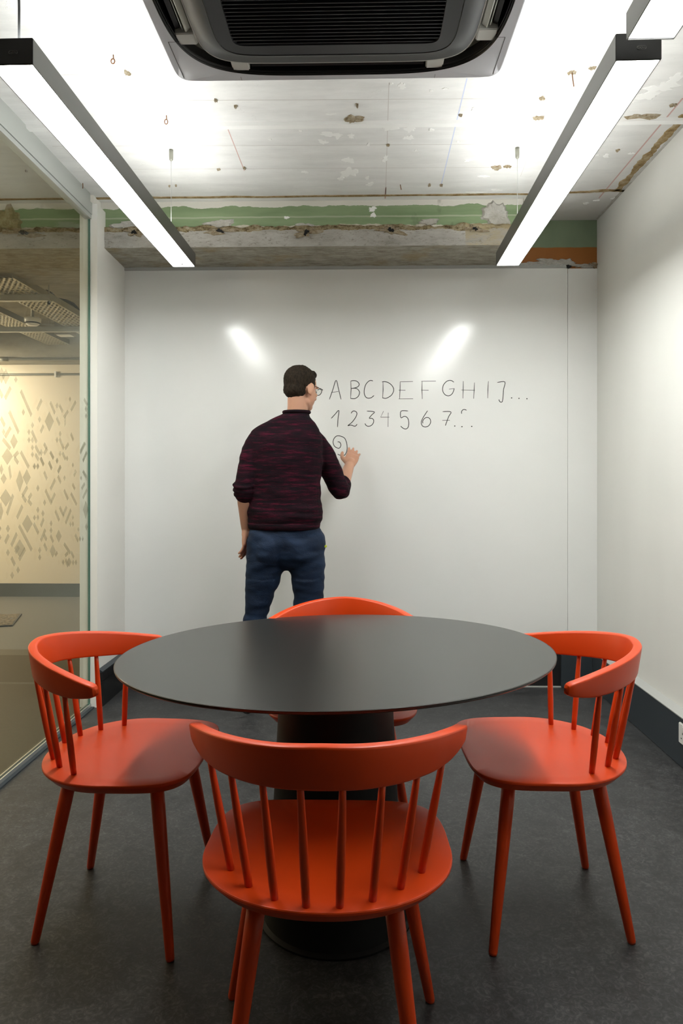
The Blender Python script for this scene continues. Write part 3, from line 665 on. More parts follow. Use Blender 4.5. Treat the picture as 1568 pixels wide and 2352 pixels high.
rings(bm, [sq(.450, 4.3, 0), sq(.448, 4.3, .004), sq(.445, 4.3, .010), sq(.443, 4.4, .075), sq(.33, 6, .075)], cap=False); obj('air_slot', bm, M['ac_black'], ac)
for sx, sy in ((-1, 1), (1, 1), (-1, -1), (1, -1)):    # seams of the corner pieces
    def seam(*a):
        bm = bmesh.new(); box(bm, *a); obj('corner_seam', bm, M['ac_black'], ac)
    seam(*sorted((sx * (H2 - .021), sx * (H2 - .0195))), *sorted((sy * (H2 - .02), sy * (H2 - .195))), -.0006, .001)
    seam(*sorted((sx * .425, sx * .455)), *sorted((sy * (H2 - .196), sy * (H2 - .1952))), -.0004, .001)
    seam(*sorted((sx * (H2 - .19), sx * (H2 - .1892))), *sorted((sy * .452, sy * (H2 - .004))), -.0004, .001)
# inner panel (hangs a little lower), pale rim, seam, intake
PZ = -.016
bm = bmesh.new(); rings(bm, [sq(.372, 7, .03), sq(.376, 7, PZ + .016), sq(.374, 7, PZ + .010), sq(.322, 9, PZ), ], cap=False)
o = obj('inner_panel', bm, M['ac_panel'], ac, smooth=True, label='dark inner panel')
bm = bmesh.new(); rings(bm, [sq(.378, 7, .036), sq(.3795, 7, PZ + .018), sq(.3765, 7, PZ + .0095), sq(.372, 7, PZ + .013)], cap=False); obj('panel_rim', bm, M['white_plastic'], ac, smooth=True, label='pale rim around the inner panel')
bm = bmesh.new(); P = sq(.321, 9, PZ); tube(bm, P + [P[0], P[1]], .0013, 5); obj('panel_seam', bm, M['ac_black'], ac)
bm = bmesh.new(); rings(bm, [sq(.319, 9, PZ), sq(.277, 22, PZ), sq(.275, 22, PZ + .012)], cap=False); o = obj('intake_frame', bm, M['ac_panel'], ac); edge_split(o, 40)
bm = bmesh.new(); box(bm, -.28, .28, -.28, .28, PZ + .020, PZ + .024); obj('filter', bm, M['ac_black'], ac)
me = None
for i in range(38):
    y = -.27 + i * .0146
    if me is None:
        bm = bmesh.new(); box(bm, -.276, .276, -.0014, .0014, 0, .012); box(bm, -.276, .276, -.0014, .005, .0105, .013)
        s_ = obj('intake_slat', bm, mat('slat_plastic', (.022, .022, .026), .35), ac); me = s_.data
    else:
        s_ = bpy.data.objects.new('intake_slat', me); col.objects.link(s_); s_.parent = ac
    s_.location = (0, y, PZ + .002)
# outlets: white blocks, silver louvres
for k in range(4):
    a = k * PI / 2; mt = Matrix.Rotation(a, 4, 'Z')
    for s in (-1, 1):
        bm = bmesh.new(); box(bm, .379, .432, *sorted((s * .255, s * .305)), .006, .05)
        bmesh.ops.bevel(bm, geom=bm.edges[:], offset=.003, segments=2, affect='EDGES'); bmesh.ops.transform(bm, matrix=mt, verts=bm.verts[:]); obj('outlet_block', bm, M['white_plastic'], ac, label='white moulded block in the air slot')
    bm = bmesh.new(); rings(bm, [[(.386, y, .030), (.388, y, .018), (.400, y, .008), (.402, y, .009), (.391, y, .020), (.389, y, .031)] for y in (-.25, .25)])
    rings(bm, [[(.406, y, .034), (.408, y, .014), (.4105, y, .014), (.409, y, .034)] for y in (-.25, .25)])
    bmesh.ops.transform(bm, matrix=mt, verts=bm.verts[:]); obj('louvre', bm, M['silver'], ac, label='silver louvre blade')
    bm = bmesh.new(); rings(bm, [[(.412, y, .045), (.416, y, .020), (.428, y, .016), (.434, y, .045)] for y in (-.25, .25)])
    bmesh.ops.transform(bm, matrix=mt, verts=bm.verts[:]); obj('louvre_lining', bm, M['ac_black'], ac)
bm = bmesh.new(); box(bm, -.42, .42, -.42, .42, .036, CZ - ACZ - .001); obj('body', bm, M['galv'], ac)

# ------------------------------------------------------------------ table
TC = (-.064, 2.03)
tb = empty('round_table', (*TC, 0), label='round black pedestal meeting table in the middle of the room', cat='table')
bm = bmesh.new(); RT = .598
for prof in ([(RT - .030, -.016), (RT - .003, -.0085), (RT, -.006), (RT, -.0018), (RT - .0015, 0)],):
    lathe(bm, prof, 160)
for v in bm.verts: v.co.z += .74 + .0124 * v.co.x / RT - .0166 * v.co.y / RT
o = obj('tabletop', bm, M['table'], tb, label='thin black round top'); edge_split(o, 30)
bm = bmesh.new(); P = []
for k in range(161):
    a = 2 * PI * k / 160; P.append((RT * math.cos(a), RT * math.sin(a), .74 - .0012 + .0124 * math.cos(a) - .0166 * math.sin(a)))
tube(bm, P, .0011, 5); obj('edge_band', bm, M['table_edge'], tb, smooth=True)
bm = bmesh.new(); lathe(bm, [(.215, 0), (.216, .006), (.205, .012), (.196, .05), (.176, .3), (.163, .55), (.158, .709)], 80); o = obj('pedestal', bm, M['black'], tb, label='black conical pedestal base'); edge_split(o, 40)
bm = bmesh.new(); lathe(bm, [(.25, .707), (.25, .715)], 48); obj('mounting_plate', bm, M['black'], tb)

# ------------------------------------------------------------------ chairs (local frame: seat centre at origin, front towards +y)
def seat_outline(sc, z, n=96):
    P = []
    for k in range(n):
        t = 2 * PI * k / n; c, s = math.cos(t), math.sin(t)
        if s >= 0: x = .257 * math.copysign(abs(c) ** (2 / 5.0), c); y = .226 * abs(s) ** (2 / 5.0)
        else: x = .257 * math.copysign(abs(c) ** (2 / 2.15), c); y = -.226 * abs(s) ** (2 / 2.15)
        if y > 0: x *= 1 - .065 * (y / .226) ** 1.8
        P.append(Vector((x * sc if sc > .5 else x, y * sc, z)))
    return P
def chair(label, x, y, rz, proto=None):
    if proto:
        r = proto.copy(); col.objects.link(r)
        for ch in list(proto.children): c = ch.copy(); col.objects.link(c); c.parent = r
    else:
        r = empty('spindle_back_chair', group='orange red spindle-back chairs around the table', cat='chair')
        bm = bmesh.new()
        def off(d, z):   # inset outline by distance d
            P = seat_outline(1, z); return [p - Vector((p.x, p.y, 0)).normalized() * d for p in P]
        def dish(p, f): return p
        rings(bm, [off(.060, .414), off(.034, .416), off(.020, .4215), off(.0015, .4405), off(0, .4430), off(0, .4470), off(.0012, .4490), off(.0035, .4498), off(.05, .4485), off(.11, .4465), off(.19, .446)])
        o = obj('seat', bm, M['red'], r, smooth=True, label='shield-shaped wooden seat with chamfered underside')
        edge_split(o, 22)
        # curved back rail
        ctrl = [(-.280, .012), (-.268, -.020), (-.250, -.056), (-.229, -.093), (-.203, -.134), (-.173, -.171), (-.142, -.202), (-.106, -.229), (-.060, -.251), (0, -.260)]
        ctrl = ctrl + [(-a, b) for a, b in ctrl[-2::-1]]
        C_ = [Vector((a, b, 0)) for a, b in ctrl]; Q = []
        for i in range(len(C_) - 1):
            p0, p1, p2, p3 = C_[max(i - 1, 0)], C_[i], C_[i + 1], C_[min(i + 2, len(C_) - 1)]
            for k in range(5):
                t = k / 5; Q.append(.5 * ((2 * p1) + (p2 - p0) * t + (2 * p0 - 5 * p1 + 4 * p2 - p3) * t * t + (3 * p1 - p0 - 3 * p2 + p3) * t ** 3))
        Q.append(C_[-1]); L = [0]
        for a, b in zip(Q, Q[1:]): L.append(L[-1] + (b - a).length)
        bm = bmesh.new(); rs = []; rail = []
        for i, q in enumerate(Q):
            s = abs(L[i] / L[-1] * 2 - 1)            # 0 centre .. 1 tip
            d = (Q[min(i + 1, len(Q) - 1)] - Q[max(i - 1, 0)]).normalized(); nrm = Vector((d.y, -d.x, 0))   # points outwards (to the rear)
            ztop = .763 - .055 * s ** 1.45; q_ = min(s / .75, 1); zbot = .681 - .017 * q_ * q_ * (3 - 2 * q_) + .015 * max(0, (s - .75) / .25) ** 1.5
            if s < .25: pass
            end = max(0, (s - .955) / .045); k = math.sqrt(max(0, 1 - end ** 2)) if end > 0 else 1
            mid = (ztop + zbot) / 2; hh = (ztop - zbot) / 2 * (.35 + .65 * k); th = (.0115 + .0025 * s) * (.25 + .75 * k)
            ring = []
            rr = min(.0055, hh * .9, th * .9); sec = []
            for qx, qz, a0 in ((1, 1, 0), (-1, 1, 90), (-1, -1, 180), (1, -1, 270)):
                for m_ in range(5):
                    a = R(a0 + m_ * 22.5); sec.append((qx * (th - rr) + rr * math.cos(a), qz * (hh - rr) + rr * math.sin(a)))
            for cx_, cz_ in sec:
                lean = (cz_ / .04) * .006          # top leans outward a touch
                ring.append(q + nrm * (cx_ + lean) + Vector((0, 0, mid + cz_)))
            rs.append(ring)
        rings(bm, rs); rail_o = obj('back_rail', bm, M['red'], r, label='broad curved back rail tapering to rounded tips')
        edge_split(rail_o, 25)
        for s in (-1, 1):
            for (bx, by), (tx_, ty), tz in (((.030, -.205), (.037, -.2565), .690), ((.0895, -.184), (.107, -.2285), .686), ((.1427, -.143), (.1735, -.171), .680), ((.1865, -.086), (.2285, -.0935), .673)):
                a = Vector((s * bx, by, .443)); b = Vector((s * tx_, ty, tz)); pts = [a.lerp(b, f) for f in (0, .15, .35, .6, .85, 1)]
                mtube('spindle', pts, [.0072, .0081, .0086, .0081, .0067, .0061], M['red'], r, 14)
        for s in (-1, 1):
            for (tx_, ty), (fx, fy) in (((.150, .120), (.232, .182)), ((.128, -.118), (.183, -.193))):
                a = Vector((s * tx_, ty, .430)); b = Vector((s * fx, fy, .0))
                d = (b - a)
                pts = [a, a.lerp(b, .25), a.lerp(b, .6), a.lerp(b, .985), b]
                mtube('leg', pts, [.0185, .0178, .0150, .0112, .0095], M['red'], r, 20)
        for ch in r.children:
            if ch.name.startswith('leg'):
                for v in ch.data.vertices:
                    if v.co.z < .004: v.co.z = max(0, v.co.z)
    r.location = (x, y, 0); r.rotation_euler = (0, 0, rz); r['label'] = label
    return r
c0 = chair('orange red chair nearest the camera, seen from behind its back rail', -.064, 1.500, 0)
c1 = chair('orange red chair on the left side of the table, by the glass partition', -.652, 2.045, R(-91.5), c0)
c2 = chair('orange red chair on the right side of the table, nearest the wall socket', .522, 2.085, R(91), c0)
c3 = chair('orange red chair on the far side of the table, only its rail top showing', -.055, 2.52, R(180.0), c0)

# ------------------------------------------------------------------ wall socket on the right skirting
sk = empty('wall_socket', (1.363, 3.0, .150), label='white double power socket mounted on the dark skirting at the right edge', cat='socket')
mbox('face_plate', -.010, 0, -.073, .073, -.043, .043, M['white_plastic'], sk, bev=.003)
mbox('back_box', -.004, 0, -.072, .072, -.090, -.044, M['skirt'], sk)
for s in (-1, 1):
    for (dy, dz, a, b) in ((0, .004, .0022, .0042), (-.011, -.018, .0042, .0022), (.011, -.018, .0042, .0022)):
        mbox('pin_hole', -.0106, -.009, s * .034 + dy - a, s * .034 + dy + a, dz - b, dz + b, M['ac_black'], sk)
    mbox('rocker_switch', -.0125, -.009, s * .030 - .007, s * .030 + .007, .018, .034, M['white_plastic'], sk, bev=.001)

# ------------------------------------------------------------------ corridor things beyond the glass
def tray_obj(label, x, y0, y1, z, wd):
    t = empty('cable_tray', (x, y0, z), label=label, cat='cable tray', group='perforated cable trays in the corridor'); L = y1 - y0
    bm = bmesh.new(); nx = 7; pitch = .055
    for i in range(nx + 1): xx = -wd / 2 + wd * i / nx; box(bm, xx - .009, xx + .009, 0, L, 0, .002)
    k = 0; y = 0
    while y < L: box(bm, -wd / 2, wd / 2, y, y + .022, 0, .0021); y += pitch
    obj('perforated_base', bm, M['tray'], t)
    for s in (-1, 1): mbox('side_flange', s * wd / 2 - .001, s * wd / 2 + .001, 0, L, 0, .05, M['galv'], t)
    return t
t1 = tray_obj('wide perforated metal cable tray under the corridor ceiling', -2.24, 4.35, 7.2, 2.45, .24)
t2 = tray_obj('second perforated tray higher and left of the wide one', -2.90, 4.4, 6.9, 2.52, .2)
def strut(label, x0, x1, y, z):
    t = empty('support_channel', ((x0 + x1) / 2, y, z), label=label, cat='bracket', group='steel channels carrying the cable trays'); hw = (x1 - x0) / 2
    bm = bmesh.new(); box(bm, -hw, hw, -.02, .02, -.041, -.002); obj('channel', bm, M['galv'], t)
    for s in (-.97, .97):
        mtube('threaded_rod', [(s * hw, 0, -.06), (s * hw, 0, CZ - z)], .005, M['galv'], t, 8)
        bm = bmesh.new(); lathe(bm, [(.011, -.065), (.011, -.045)], 6, (s * hw, 0, 0)); obj('nut', bm, M['black'], t)
strut('steel channel nearest the glass carrying the cable trays', -3.1, -2.05, 4.75, 2.449)
strut('steel channel farther back carrying the cable trays', -3.1, -1.75, 5.75, 2.449)
bm = bmesh.new(); rnd = random.Random(5)
for k in range(7):
    y0 = 5.0; P = [(-2.24 + .06 * math.sin(k * 2 + i * .6) * .8, y0 + i * .12, 2.475 + .05 * abs(math.sin(i * .45 + k)) + .02 * k / 3) for i in range(12)]
    tube(bm, P, .012, 6)
obj('cable_bundle', bm, M['black'], None, smooth=True, label='tangle of black cables lying on the wide cable tray', cat='cable')
sd = empty('smoke_detector', tuple(onY(75, 735, 5.4)), label='round white smoke detector below the corridor ceiling', cat='smoke detector')
zt_ = CZ - sd.location.z
bm = bmesh.new(); lathe(bm, [(.02, -.045), (.035, -.042), (.05, -.030), (.055, -.018), (.058, -.016), (.060, 0), (.060, .012)], 28); obj('sensor_head', bm, M['white_plastic'], sd, smooth=True)
bm = bmesh.new(); lathe(bm, [(.0515, -.030), (.0555, -.024), (.0555, -.021)], 28); obj('sensor_slot', bm, M['black'], sd)
mtube('conduit_drop', [(0, 0, .012), (0, 0, zt_)], .012, M['galv'], sd)
jb = empty('junction_box', tuple(onY(150, 758, 6.4)), label='grey square box hanging from the corridor ceiling', cat='electrical box')
mbox('housing', -.075, .075, -.06, .06, -.05, CZ - jb.location.z, M['duct'], jb); mbox('cover', -.06, .06, -.05, .05, -.054, -.05, M['white_plastic'], jb)
du = empty('air_duct', (-3.95, 6.2, 2.35), label='dark rectangular duct end under the corridor ceiling', cat='duct')
mbox('casing', -.45, .38, -.35, .30, 0, CZ - 2.35, M['duct'], du); mbox('flange', -.47, .40, -.37, -.35, -.02, CZ - 2.35, M['galv'], du)
pp = empty('conduit_pipe', (-3.6, 7.36, 2.302), label='thin steel conduit clipped across the cream corridor wall', cat='pipe')
mtube('pipe', [(-2.6, 0, 0), (2.1, 0, 0)], .012, M['galv'], pp)
for xx in (.47, -.6, 1.4): mbox('pipe_clip', xx - .012, xx + .012, -.014, .02, -.03, .03, M['white_plastic'], pp, bev=.003)
pp = empty('conduit_pipe', (-3.6, 6.97, 2.395), label='thicker steel pipe with a coupling just below the corridor ceiling', cat='pipe')
mtube('pipe', [(-2.6, 0, 0), (2.1, 0, 0)], .014, M['galv'], pp)
mtube('coupling', [(.05, 0, 0), (.17, 0, 0)], .022, M['galv'], pp)
dm = empty('door_mat', (-3.35, 6.0, 0), R(18), label='small brown woven mat on the corridor floor', cat='mat')
bm = bmesh.new(); G = []
for i in range(41):
    G.append([bm.verts.new((-.42 + .84 * i / 40, -.26 + .52 * j / 26, .012 + .006 * noise.noise(Vector((i * 1.7, j * 1.9, 0))))) for j in range(27)])
for a, b in zip(G, G[1:]):
    for j in range(26): bm.faces.new((a[j], b[j], b[j + 1], a[j + 1]))
obj('pile', bm, mat('mat_wool', (.13, .105, .07), .95, fn=lambda nt, b: (nt.links.new(N(nt).ramp(N(nt).noise(N(nt).obco(), 55, 3, .8), [(.35, (.05, .04, .028)), (.6, (.30, .25, .17))]), b.inputs['Base Color']), N(nt).bump(b, N(nt).noise(N(nt).obco(), 55, 3, .8), 1, .01))), dm); mbox('backing', -.43, .43, -.27, .27, 0, .010, M['skirt'], dm)
#PERSON#
# ------------------------------------------------------------------ person at the wall
PYD = 3.74
pr_o = onY(652, 1100, PYD); per = empty('person', (pr_o.x, PYD, 0), label='man from behind in maroon marl sweater and blue trousers, writing on the white wall', cat='person')
ORG = Vector((pr_o.x, PYD, 0))
def W3(px, py, y): return onY(px, py, y) - ORG
def ellip(bm, c, r, axes=None, seg=24):
    mt = Matrix.Translation(c) @ ((axes or Matrix.Identity(3)).to_4x4()) @ Matrix.Diagonal((*r, 1))
    bmesh.ops.create_uvsphere(bm, u_segments=seg, v_segments=seg // 2, radius=1, matrix=mt)
def limb(bm, pts, rad, n=20):
    pts = [Vector(p) for p in pts]
    P = []; Rr = []
    for i in range(len(pts) - 1):
        p0, p1, p2, p3 = pts[max(i - 1, 0)], pts[i], pts[i + 1], pts[min(i + 2, len(pts) - 1)]
        for k in range(5):
            t = k / 5; P.append(.5 * ((2 * p1) + (p2 - p0) * t + (2 * p0 - 5 * p1 + 4 * p2 - p3) * t * t + (3 * p1 - p0 - 3 * p2 + p3) * t ** 3)); Rr.append(rad[i] * (1 - t) + rad[i + 1] * t)
    P.append(pts[-1]); Rr.append(rad[-1]); tube(bm, P, Rr, n)
    ellip(bm, P[0], (Rr[0],) * 3, seg=16); ellip(bm, P[-1], (Rr[-1],) * 3, seg=16)
def oval(c, rx, ry, z, yaw, n=36, e=2.3):
    out = []
    for k in range(n):
        x, y = supell(rx, ry, e, k / n, .01); out.append(Vector((c[0] + x * math.cos(yaw) - y * math.sin(yaw), c[1] + x * math.sin(yaw) + y * math.cos(yaw), z)))
    return out
def torso(bm, rows, yaw, dy=0):
    rs = []
    for z, cpx, hw, d, oy in rows:
        x = onY(cpx, 1100, PYD).x - ORG.x; rs.append(oval((x, oy + dy), hw * PYD / FPX, d, z, yaw))
    # densify
    out = []
    for i in range(len(rs) - 1):
        for k in range(4):
            t = k / 4; p0, p1, p2, p3 = rs[max(i - 1, 0)], rs[i], rs[i + 1], rs[min(i + 2, len(rs) - 1)]
            out.append([.5 * ((2 * b) + (c - a) * t + (2 * a - 5 * b + 4 * c - d_) * t * t + (3 * b - a - 3 * c + d_) * t ** 3) for a, b, c, d_ in zip(p0, p1, p2, p3)])
    out.append(rs[-1]); rings(bm, out)
def remesh(name, bm, vox, m, smooth=4, disp=None, parent=None, **k):
    me = bpy.data.meshes.new('tmp'); bm.to_mesh(me); bm.free(); o = bpy.data.objects.new('tmp', me); col.objects.link(o)
    md = o.modifiers.new('r', 'REMESH'); md.mode = 'VOXEL'; md.voxel_size = vox
    sm = o.modifiers.new('s', 'SMOOTH'); sm.iterations = smooth; sm.factor = .5
    dg = bpy.context.evaluated_depsgraph_get(); me2 = bpy.data.meshes.new_from_object(o.evaluated_get(dg)); bpy.data.objects.remove(o); bpy.data.meshes.remove(me)
    if disp:
        nn = [v.normal.copy() for v in me2.vertices]
        for v, n_ in zip(me2.vertices, nn): v.co += n_ * disp(v.co)
    me2.materials.clear(); me2.materials.append(m); me2.shade_smooth(); me2.name = name
    q = bpy.data.objects.new(name, me2); col.objects.link(q); q.parent = parent or per; return tag(q, **k)
YAW = R(-12)
LS, LE, LW = W3(586, 1010, 3.75), W3(561, 1122, 3.70), W3(566, 1215, 3.78)
RS, RE, RW = W3(725, 1010, 3.76), W3(781, 1126, 3.86), W3(802, 1070, 4.04)
def hand(bm, w, d, s, curl, spread=.10, k=1.0):
    # w wrist, d towards the fingers, s towards the thumb, fingers curl towards the palm side nrm
    d = d.normalized(); s = (s - d * s.dot(d)).normalized(); nrm = d.cross(s).normalized() * curl[0]
    limb(bm, [w - d * .015, w + d * .03], [.024, .026], 14)
    for i, (off, ln, r) in enumerate(((.028, .070, .0088), (.0095, .079, .0090), (-.0095, .073, .0086), (-.0275, .056, .0078))):
        b = w + d * (.088 - .004 * abs(i - 1)) + s * off
        limb(bm, [w + d * .012 + s * off * .55, w + d * .05 + s * off * .85, b], [.0155, .0145, .0115], 12)
        p = b; a = curl[1] * (.7 + .12 * i); dirv = (d + s * (spread * (1.2 - i * .8))).normalized(); P = [p]
        for f in (.45, .32, .23):
            dirv = (dirv * math.cos(a) + nrm * math.sin(a)).normalized(); p = p + dirv * ln * f; P.append(p)
        limb(bm, P, [r * 1.08, r, r * .92, r * .78], 10)
    t0 = w + d * .022 + s * .020; t1 = t0 + (d * .7 + s * .75 + nrm * .2).normalized() * .042; t2 = t1 + (d * .93 + s * .35 + nrm * .15).normalized() * .032; t3 = t2 + (d + s * .1 + nrm * .25).normalized() * .024
    limb(bm, [t0, t1, t2, t3], [.0155, .0125, .0105, .0085], 12)
HY = R(-40)
HC = W3(691, 893, 3.76)
f_ = Vector((math.sin(-HY), math.cos(HY), -.16)).normalized(); s_r = Vector((math.cos(HY), math.sin(HY), 0)); u_ = s_r.cross(f_).normalized()
AX = Matrix((s_r, f_, u_)).transposed()
def hp(s, f, u): return HC + s_r * s + f_ * f + u_ * u
bm = bmesh.new()
ellip(bm, hp(0, -.008, .028), (.0735, .093, .084), AX, 32)
ellip(bm, hp(0, .030, -.030), (.060, .062, .082), AX, 28)
ellip(bm, hp(0, .052, -.085), (.036, .034, .026), AX); ellip(bm, hp(0, .012, -.066), (.056, .055, .040), AX)
limb(bm, [hp(0, .090, .012), hp(0, .104, -.012), hp(0, .110, -.028)], [.007, .009, .011], 12)
ellip(bm, hp(.010, .098, -.031), (.008, .010, .007), AX, 12); ellip(bm, hp(-.010, .098, -.031), (.008, .010, .007), AX, 12)
ellip(bm, hp(0, .087, -.055), (.023, .010, .006), AX, 14); ellip(bm, hp(0, .085, -.064), (.020, .010, .007), AX, 14)
for s in (-1, 1):
    ellip(bm, hp(s * .030, .080, .022), (.022, .012, .007), AX, 14)
    ellip(bm, hp(s * .040, .060, -.022), (.018, .022, .014), AX, 14)
    ea = AX @ Matrix.Rotation(R(-12), 3, 'X') @ Matrix.Rotation(s * R(-22), 3, 'Z')
    ellip(bm, hp(s * .079, -.006, -.008), (.008, .019, .032), ea, 20); ellip(bm, hp(s * .078, .0, -.032), (.007, .010, .012), ea, 14)
limb(bm, [W3(672, 990, 3.745), W3(682, 948, 3.745), hp(0, -.020, -.055)], [.066, .053, .050], 24)
limb(bm, [LS + Vector((.01, 0, -.01)), LS.lerp(LE, .5), LE, LE.lerp(LW, .35), LW], [.036, .036, .036, .040, .027]); limb(bm, [RS + Vector((-.01, 0, -.01)), RS.lerp(RE, .5), RE, RE.lerp(RW, .4), RW], [.036, .036, .036, .038, .027])
hand(bm, LW, Vector((-.03, .02, -1)), Vector((.25, 1, 0)), (-1, .30), .04)
hand(bm, RW, W3(820, 1018, 4.17) - RW, Vector((-.9, .1, .35)), (-1, .20), .10)
torso(bm, [(.80, 658, 48, .065, .01), (.95, 655, 64, .085, 0), (1.15, 655, 66, .095, 0), (1.38, 654, 74, .10, 0), (1.47, 656, 58, .085, 0), (1.53, 670, 34, .06, 0)], YAW)
# legs of the continuous body, inside the trousers
LH, LK, LA = W3(617, 1268, 3.74), W3(588, 1408, 3.74), W3(572, 1590, 3.80)
RH, RK, RA = W3(700, 1268, 3.74), W3(705, 1408, 3.76), W3(712, 1590, 3.84)
for a, b, c in ((LH, LK, LA), (RH, RK, RA)):
    limb(bm, [a, a.lerp(b, .5), b, b.lerp(c, .4), c], [.066, .060, .046, .046, .034]); limb(bm, [c, c + Vector((0, .0, -.05)), c + Vector((.01, .12, -.075))], [.034, .034, .028])
remesh('body', bm, .0042, M['skin'], 3)
# eyes
for s in (-1, 1):
    bm = bmesh.new(); ellip(bm, hp(s * .030, .0815, .006), (.0115, .009, .008), AX, 16); obj('eye', bm, M['white_plastic'], per, smooth=True)
# hair
bm = bmesh.new()
ellip(bm, hp(0, -.016, .040), (.0785, .0925, .0815), AX, 32); ellip(bm, hp(0, -.044, -.012), (.0655, .0565, .056), AX, 28); ellip(bm, hp(0, .040, .085), (.054, .042, .026), AX, 20)
for s in (-1, 1): ellip(bm, hp(s * .066, .012, .022), (.0115, .022, .036), AX, 14)
remesh('hair', bm, .004, M['hair'], 3, lambda c: .0018 * noise.noise(c * 130) + .003 * noise.noise(c * 40), label='short dark brown hair cropped at the neck')
# glasses
gl = None
bm = bmesh.new()
for s in (-1, 1): tube(bm, [hp(s * .081, -.012, .004), hp(s * .080, .02, .012), hp(s * .072, .088, .012), hp(s * .060, .100, .012)], .0018, 8)
tube(bm, [hp(-.010, .109, .012), hp(0, .112, .015), hp(.010, .109, .012)], .0014, 8)
for s in (-1, 1): tube(bm, [hp(s * .035 + .025 * math.cos(2 * PI * k / 20), .101 + .006 * math.cos(2 * PI * k / 20) * -s, .004 + .017 * math.sin(2 * PI * k / 20)) for k in range(22)], .0018, 8)
gl = obj('glasses', bm, M['black'], per, smooth=True, label='thin dark spectacles')
for s in (-1, 1):
    bm = bmesh.new(); vs = [hp(s * .035 + .025 * math.cos(2 * PI * k / 20), .101 + .006 * math.cos(2 * PI * k / 20) * -s, .004 + .017 * math.sin(2 * PI * k / 20)) for k in range(20)]
    a = [bm.verts.new(v) for v in vs]; b = [bm.verts.new(v + f_ * .001) for v in vs]; bm.faces.new(a); bm.faces.new(b[::-1])
    for i in range(20): bm.faces.new((a[i], a[(i + 1) % 20], b[(i + 1) % 20], b[i]))
    obj('lens', bm, M['lens'], gl)
# sweater
bm = bmesh.new()
torso(bm, [(.972, 652, 80, .122, 0), (.985, 653, 84, .128, 0), (1.03, 654, 88, .134, 0), (1.06, 655, 88, .134, 0), (1.10, 654, 84, .128, 0), (1.20, 655, 83, .126, 0), (1.32, 654, 88, .128, .0), (1.41, 654, 88, .122, 0), (1.46, 655, 81, .110, 0), (1.495, 660, 68, .096, 0), (1.53, 669, 47, .080, -.004), (1.55, 677, 35, .068, -.004), (1.562, 681, 30, .062, -.004)], YAW)
fd = (LW - LE).normalized(); rd = (RW - RE).normalized()
limb(bm, [LS + Vector((.02, 0, .004)), LS.lerp(LE, .35), LS.lerp(LE, .75), LE, LE + fd * .035], [.058, .062, .056, .052, .050], 28)
limb(bm, [RS - Vector((.02, 0, -.004)), RS.lerp(RE, .35), RS.lerp(RE, .75), RE, RE + rd * .06], [.058, .061, .056, .053, .046], 28)
for d0, E_, rr in ((fd, LE, (.060, .062, .059)), (rd, RE, (.055, .056, .051))):    # pushed-up cuffs
    for k, r_ in enumerate(rr):
        c = E_ + d0 * (-.022 + .026 * k + (.012 if E_ is RE else 0)); u, v = frame(d0); ax = Matrix((u, v, d0)).transposed(); ellip(bm, c, (r_, r_ * .92, .016), ax, 20)
def fold(c):
    b = .0055 * noise.noise(Vector((c.x * 6, c.y * 6, c.z * 17))) + .003 * noise.noise(Vector((c.x * 14, c.y * 14, c.z * 38 + 4)))
    low = max(0, 1 - abs(c.z - 1.045) / .07); return b + low * .010 * noise.noise(Vector((c.x * 5 + c.z * 6, c.y * 5, c.z * 34)))
remesh('sweater', bm, .0055, M['sweater'], 3, fold, label='maroon and black marl knitted sweater, sleeves pushed up')
bm = bmesh.new(); P = oval((onY(681, 1100, PYD).x - ORG.x, -.004), .0665, .063, 1.567, YAW, 40, 2); P = [p + Vector((0, 0, .010 * (p.x - P[20].x) * 0)) for p in P]; tube(bm, P + [P[0], P[1]], .009, 10)
obj('neckband', bm, M['sweater'], per, smooth=True)
bm = bmesh.new()
rs = []
for z, g in ((.958, .0), (.962, .006), (.985, .010), (.995, .004)): rs.append(oval((onY(652, 1100, PYD).x - ORG.x, 0), 80 * PYD / FPX + g, .122 + g, z, YAW, 48))
rings(bm, rs); obj('hem_band', bm, M['sweater'], per, smooth=True)
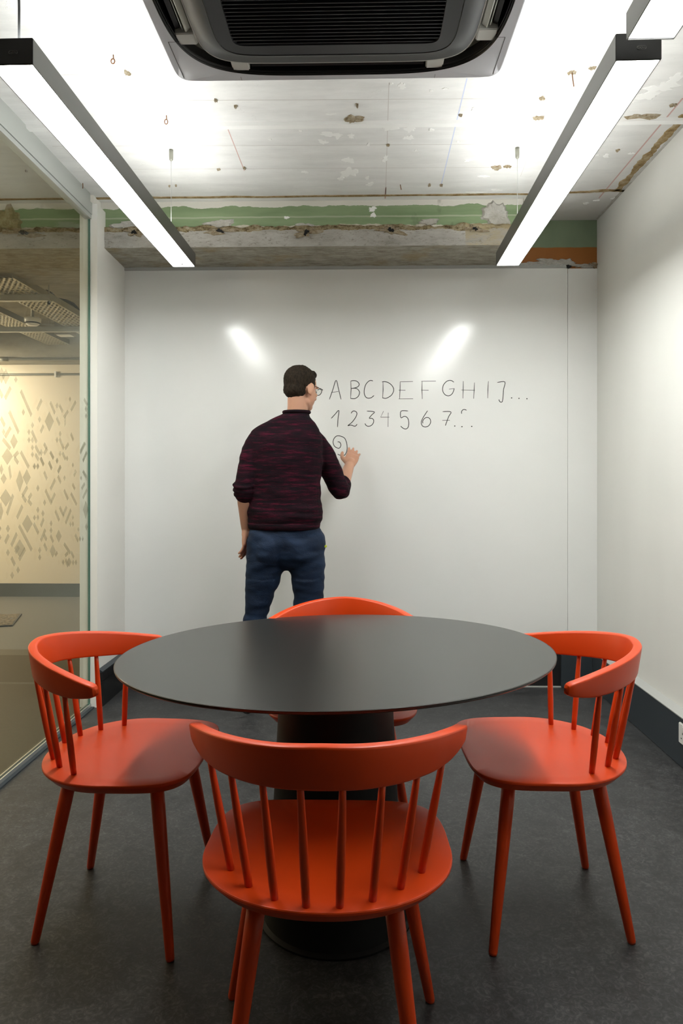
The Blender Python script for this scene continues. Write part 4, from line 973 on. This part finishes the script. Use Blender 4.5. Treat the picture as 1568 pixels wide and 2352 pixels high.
# trousers
bm = bmesh.new()
torso(bm, [(.99, 653, 74, .112, 0), (.95, 654, 80, .116, 0), (.90, 657, 85, .120, -.002), (.845, 658, 87, .118, -.002), (.80, 658, 78, .104, 0), (.765, 658, 50, .075, 0), (.745, 658, 22, .04, 0)][::-1], YAW)
limb(bm, [W3(614, 1245, 3.735), W3(610, 1297, 3.74), W3(599, 1350, 3.745), W3(587, 1412, 3.75), W3(580, 1490, 3.77), W3(573, 1596, 3.80)], [.104, .100, .079, .061, .061, .055], 28)
limb(bm, [W3(702, 1245, 3.735), W3(704, 1297, 3.745), W3(708, 1350, 3.75), W3(706, 1412, 3.77), W3(709, 1490, 3.80), W3(712, 1596, 3.84)], [.103, .099, .084, .069, .062, .055], 28)
for sx in (-1, 1): ellip(bm, Vector((sx * .078 + .012, -.050, .855)), (.084, .078, .105), None, 24)
def tfold(c):
    d = 0
    for q, sg in ((Vector((-.085, 0, .72)), 1), (Vector((.10, 0, .72)), -1)): pass
    t = c.z * 26 + abs(c.x - .015) * 22 * (1 if c.z > .7 else -.4)
    a = noise.noise(Vector((c.x * 4, c.y * 4, t * .35)))
    return .013 * a + .006 * noise.noise(Vector((c.x * 11, c.y * 9, c.z * 30)))
tr = remesh('trousers', bm, .006, M['trouser'], 14, tfold, label='dark blue cotton trousers')
bm = bmesh.new(); c = W3(745, 1255, 3.72); box(bm, c.x - .012, c.x + .012, c.y - .004, c.y + .02, c.z - .006, c.z + .006); bmesh.ops.bevel(bm, geom=bm.edges[:], offset=.002, segments=2, affect='EDGES'); obj('pocket_tag', bm, M['lime'], per, label='small lime green tag at the pocket')
for P0 in (LA, RA):
    bm = bmesh.new(); b = Vector((P0.x, P0.y, 0))
    ellip(bm, b + Vector((0, -.01, .055)), (.044, .055, .052), None, 20); ellip(bm, b + Vector((.006, .10, .040)), (.050, .085, .036), None, 20); ellip(bm, b + Vector((0, .04, .05)), (.044, .08, .045), None, 20)
    for v in bm.verts: v.co.z = max(v.co.z, .0)
    limb(bm, [b + Vector((0, 0, .06)), b + Vector((0, 0, .11))], [.044, .042])
    o = remesh('shoe', bm, .006, M['shoe'], 2, None, label='dark shoe')
    for v in o.data.vertices: v.co.z = max(v.co.z, .001)
    bm = bmesh.new(); rings(bm, [[b + Vector((.006 * (k_ > 0) + (.046 + .006 * math.sin(2 * PI * k / 30)) * math.cos(2 * PI * k / 30), .052 + .135 * math.sin(2 * PI * k / 30), z)) for k in range(30)] for k_, z in ((0, 0), (1, .018))]); obj('sole', bm, M['black'], o)
